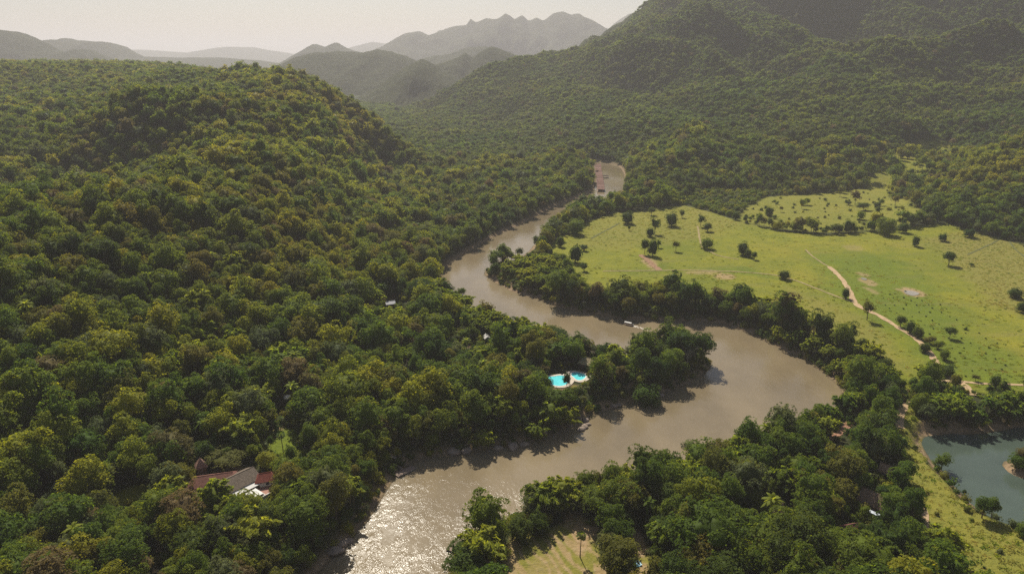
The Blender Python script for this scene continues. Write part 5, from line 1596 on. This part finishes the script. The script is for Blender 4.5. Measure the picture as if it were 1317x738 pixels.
# ------------------------------------------------------------------ on the river
def pontoon(label, px, py, rz, L, Wd, rails=False, gang=None):
    p = at(px, py, .3)
    o = empty('pontoon', (p[0], p[1], 0), rz)
    MB().box((0, 0, .48), (L, Wd, .14)).build('deck', PLANK, o)
    for y in (-Wd * .38, 0, Wd * .38): MB().tube([(-L / 2, y, .12), (L / 2, y, .12)], .28, 10).build('float', STEEL, o)
    MB().box((0, Wd / 2 - .1, .62), (L, .18, .14)).build('edge_board', WOODW, o)
    if rails:
        for k in range(6): MB().tube([(-L / 2 + k * L / 5, -Wd / 2 + .1, .5), (-L / 2 + k * L / 5, -Wd / 2 + .1, 1.5)], .06, 6).build('post', WOODW, o)
        MB().tube([(-L / 2, -Wd / 2 + .1, 1.45), (L / 2, -Wd / 2 + .1, 1.45)], .05, 6).build('rail', WOODW, o)
    if gang: MB().add([(a, b, .62) for a, b in gang[:2]] + [(a, b, 1.3) for a, b in gang[2:]], [(0, 1, 2, 3)]).build('gangway', PLANK, o)
    tag(o, label, 'pontoon')
pontoon('long plank pontoon moored under the western bank', 521, 606, math.atan2(6.1, 5.9), 9.0, 3.2, False, [(-.6, 1.6), (.6, 1.6), (.4, 7.5), (-.6, 7.5)])
pontoon('small square jetty raft with posts at the near bank', 585, 703, 1.2, 5.2, 4.2, True)

def longtail(label, px, py, rz, L=9.0, canopy=True, col=(.18, .13, .09), moored=False):
    p = at(px, py, .2)
    o = empty('longtail_boat', (p[0], p[1], 0), rz)
    V, F = [], []
    n_ = 11
    for i in range(n_):
        t = i / (n_ - 1); x = (t - .5) * L
        w = .85 * math.sin(math.pi * min(1, .12 + t * .93)) ** .55 if t < .95 else .08
        w = max(.06, .85 * (1 - abs(2 * t - .85) ** 3.2 * .75)) if t < .97 else .05
        z = .42 + .75 * max(0, t - .55) ** 2 * 3.2
        V += [(x, -w, z), (x, -w * .6, -.12 + .5 * max(0, t - .7)), (x, w * .6, -.12 + .5 * max(0, t - .7)), (x, w, z)]
    for i in range(n_ - 1):
        for k in range(3):
            a = i * 4 + k; F.append((a, a + 4, a + 5, a + 1))
    F += [(0, 1, 2, 3)]
    MB().add(V, F).build('hull', plain_mat('boat timber ' + label[:6], col, .6, .3, .3, 2), o)
    MB().box((-.5, 0, .12), (L * .62, 1.1, .05)).build('floor', PLANK, o)
    for k in range(4): MB().box((-2 + k * 1.2, 0, .38), (.3, 1.3, .05)).build('seat', PLANK, o)
    if canopy:
        c = MB()
        c.add([(-L * .36, -.85, 1.75), (L * .14, -.85, 1.75), (L * .14, 0, 2.0), (-L * .36, 0, 2.0), (-L * .36, .85, 1.75), (L * .14, .85, 1.75)], [(0, 1, 2, 3), (3, 2, 5, 4)])
        c.build('canopy', WHITE, o)
        for x in (-L * .34, -L * .1, L * .12):
            for y in (-.78, .78): MB().tube([(x, y, .4), (x, y, 1.77)], .035, 6).build('post', WHITE, o)
    en = MB().box((-L * .47, 0, .75), (.8, .5, .5)).build('engine', STEEL, o)
    MB().tube([(-L * .5, 0, .7), (-L * .5 - 2.6, 0, .0)], .05, 6).build('shaft', STEEL, en)
    return tag(o, label, 'boat')
hd = math.atan2(4.5, -6.6)
longtail('white canopied longtail boat speeding past the outer bank', 806, 417, hd, 9.5)
longtail('pale moored boat under the trees of the far western bank', 714, 263, math.atan2(2, 9), 10.0, True, (.45, .36, .28))
# foam behind the boat
FOAM = plain_mat('churned foam', (.62, .56, .47), .7, .3, .35, 1.5)
b0 = at(813, 419, .05)
V, F = [], []
r_ = np.random.default_rng(5)
for arm in (-1, 1, 0):
    for k in range(26):
        t = k / 25
        c = b0[:2] - np.array([math.cos(hd), math.sin(hd)]) * (1 + t * 15) + np.array([-math.sin(hd), math.cos(hd)]) * (arm * (.5 + 2.2 * t) + r_.normal(0, .3))
        if r_.uniform() < .25 + .3 * t: continue
        s_ = (.9 - .5 * t) * r_.uniform(.5, 1.2); a = hd + r_.normal(0, .25)
        d1, d2 = np.array([math.cos(a), math.sin(a)]) * s_ * 1.7, np.array([-math.sin(a), math.cos(a)]) * s_ * .35
        b = len(V)
        V += [(*(c - d1), .045 + .002 * k), (*(c - d2), .05 + .002 * k), (*(c + d1), .045 + .002 * k), (*(c + d2), .05 + .002 * k)]; F.append((b, b + 1, b + 2, b + 3))
tag(MB().add(V, F).build('foam', FOAM), 'white foam trail behind the speeding longtail boat', 'foam', kind='stuff')

# floating houses of the far reach
A0, B0 = at(768.5, 214, 0)[:2], at(773, 247, 0)[:2]
nh = 13
PAL = [(.21, .105, .075), (.18, .09, .065), (.24, .13, .10)]
RF = [tile_mat('raft roof %s' % k, c) for k, c in zip('abc', PAL)]
dirv = (B0 - A0); LL = np.linalg.norm(dirv); dirv /= LL
for k in range(nh):
    p = A0 + dirv * (k + .5) * LL / nh
    o = empty('raft_house', (p[0], p[1], 0), math.atan2(dirv[1], dirv[0]))
    l = LL / nh * .92
    MB().box((0, 0, .35), (l, 9.5, .3)).build('deck', PLANK, o)
    for y in (-3, 3): MB().tube([(-l / 2, y, 0), (l / 2, y, 0)], .45, 8).build('float', STEEL, o)
    w_ = MB().box((0, -.6, 1.75), (l * .84, 5.6, 2.5)).build('wall', WOODW, o)
    MB().box((0, 2.24, 1.6), (1.2, .08, 2.0)).build('door', PLANK, o)
    gr = empty('roofbase', (0, 0, 0)); bpy.data.objects.remove(gr)
    r2 = gable(o, 8.4, l * .84, 3.0, 2.0, RF[k % 3], over=.5)
    r2.rotation_euler = (0, 0, R(90))
    MB().box((0, 4.4, .9), (l * .9, .08, .8)).build('railing', WHITE, o)
    wd_ = ['first', 'second', 'third', 'fourth', 'fifth', 'sixth', 'seventh']
    tag(o, f'reddish roofed raft house, {wd_[k]} from the upstream end of the floating row' if k < 7 else f'reddish roofed raft house, {wd_[nh - 1 - k]} from the near downstream end of the floating row', 'raft house', 'raft houses moored along the far reach')
p = at(779, 229, 0)
o = empty('ferry_raft', (p[0], p[1], 0), .1)
MB().box((0, 0, .4), (7.5, 4.5, .3)).build('deck', PLANK, o)
for y in (-1.6, 1.6): MB().tube([(-3.8, y, .05), (3.8, y, .05)], .4, 8).build('float', STEEL, o)
for x in (-3, 3):
    for y in (-1.8, 1.8): MB().tube([(x, y, .5), (x, y, 2.7)], .08, 6).build('post', WOODW, o)
gable(o, 6.6, 4.4, 2.7, .9, plain_mat('dark thatch roof', (.10, .075, .06), .9, .1, .3, 2), over=.4)
tag(o, 'dark roofed raft moored alone out in the far reach', 'raft')

# ------------------------------------------------------------------ boulders
ROCK = plain_mat('river rock', (.24, .19, .15), .85, .2, .4, .9, .15)
rocks = []
for k in range(5):
    U, F_ = ICO[3]; r_ = np.random.default_rng(80 + k)
    q = 1 + .28 * fbm(U[:, 0] * 3 + 10 * k, U[:, 1] * 3 + U[:, 2] * 4, 1.6, 3, 90 + k) + .1 * r_.normal(0, .25, len(U))
    rocks.append(mesh_np('boulder', U * q[:, None] * np.array([1.3, 1.0, .62]), [F_], ROCK))
RK = [((748, 552), 1.9, 'brown boulder in the water off the pool bank, lowest of the cluster'), ((752, 548.5), 1.7, 'middle boulder of the brown cluster off the pool bank'), ((756, 545.5), 1.3, 'upper boulder of the brown cluster off the pool bank'),
      ((753, 540), 1.6, 'dark boulder at the waterline behind the brown cluster'), ((438, 702), 2.2, 'grey boulder at the waterline of the glittering bend'), ((446, 697), 1.7, 'smaller grey boulder just upstream of the one at the glittering bend'), ((430, 710), 2.4, 'big grey boulder lowest on the western bank'),
      ((503, 597), 1.8, 'reddish boulder on the bank behind the long pontoon'), ((584, 582), 2.4, 'broad pale boulder at the waterline below the west bank woods'), ((600, 580), 2.2, 'second pale boulder at the waterline below the west bank woods'), ((640, 577), 2.0, 'rounded boulder below the drooping bamboo of the west bank'),
      ((660, 574), 2.6, 'long boulder east of the drooping bamboo of the west bank'), ((676, 571), 2.0, 'boulder under the giant bamboo plume'), ((732, 546), 1.6, 'boulder on the brushy point west of the brown cluster'), ((790, 523), 1.5, 'orange tinted boulder on the little beach east of the pool'),
      ((797, 521.5), 1.2, 'small boulder beside the orange tinted one on the little beach'), ((745, 539), 1.2, 'small boulder on the brushy point near the brown cluster'), ((850, 508), 1.5, 'boulder under the last trees of the inner bend')]
for k, ((px, py), s_, txt) in enumerate(RK):
    p = at(px, py, .2)
    o = link('boulder', rocks[k % 5], None, (p[0], p[1], .1 if k < 4 else hz(p[0], p[1]) + .25), rg.uniform(0, 6)); o.scale = (s_, s_ * rg.uniform(.8, 1.1), s_)
    tag(o, txt, 'boulder')
# tarp in the yard
g = ground_at(818, 732)
V, F = [], []
for i in range(7):
    for j in range(7):
        V.append((i * .5 - 1.5, j * .42 - 1.2, .35 + .25 * math.sin(i * 1.3 + j) * math.cos(j * .9)))
F = [(i * 7 + j, i * 7 + j + 7, i * 7 + j + 8, i * 7 + j + 1) for i in range(6) for j in range(6)]
tag(MB().add(V, F).build('tarpaulin', plain_mat('blue tarp', (.10, .28, .40), .5, .4, .15, 2), None, g, .4, True), 'crumpled blue tarpaulin lying in the sandy yard', 'tarpaulin')

# haze ----------------------------------------------------------------
hm, hn, hout = newmat('warm haze')
pv_ = N(hn, 'ShaderNodeVolumePrincipled')
pv_.inputs['Color'].default_value = (.94, .905, .93, 1)
pv_.inputs['Density'].default_value = .85e-4
pv_.inputs['Anisotropy'].default_value = .1
hn.links.new(pv_.outputs[0], hout.inputs['Volume'])
hb = MB().box((0, 21000, 440), (100000, 50000, 940))
tag(hb.build('haze', hm), 'thin warm haze filling the valley air', 'haze', kind='stuff')
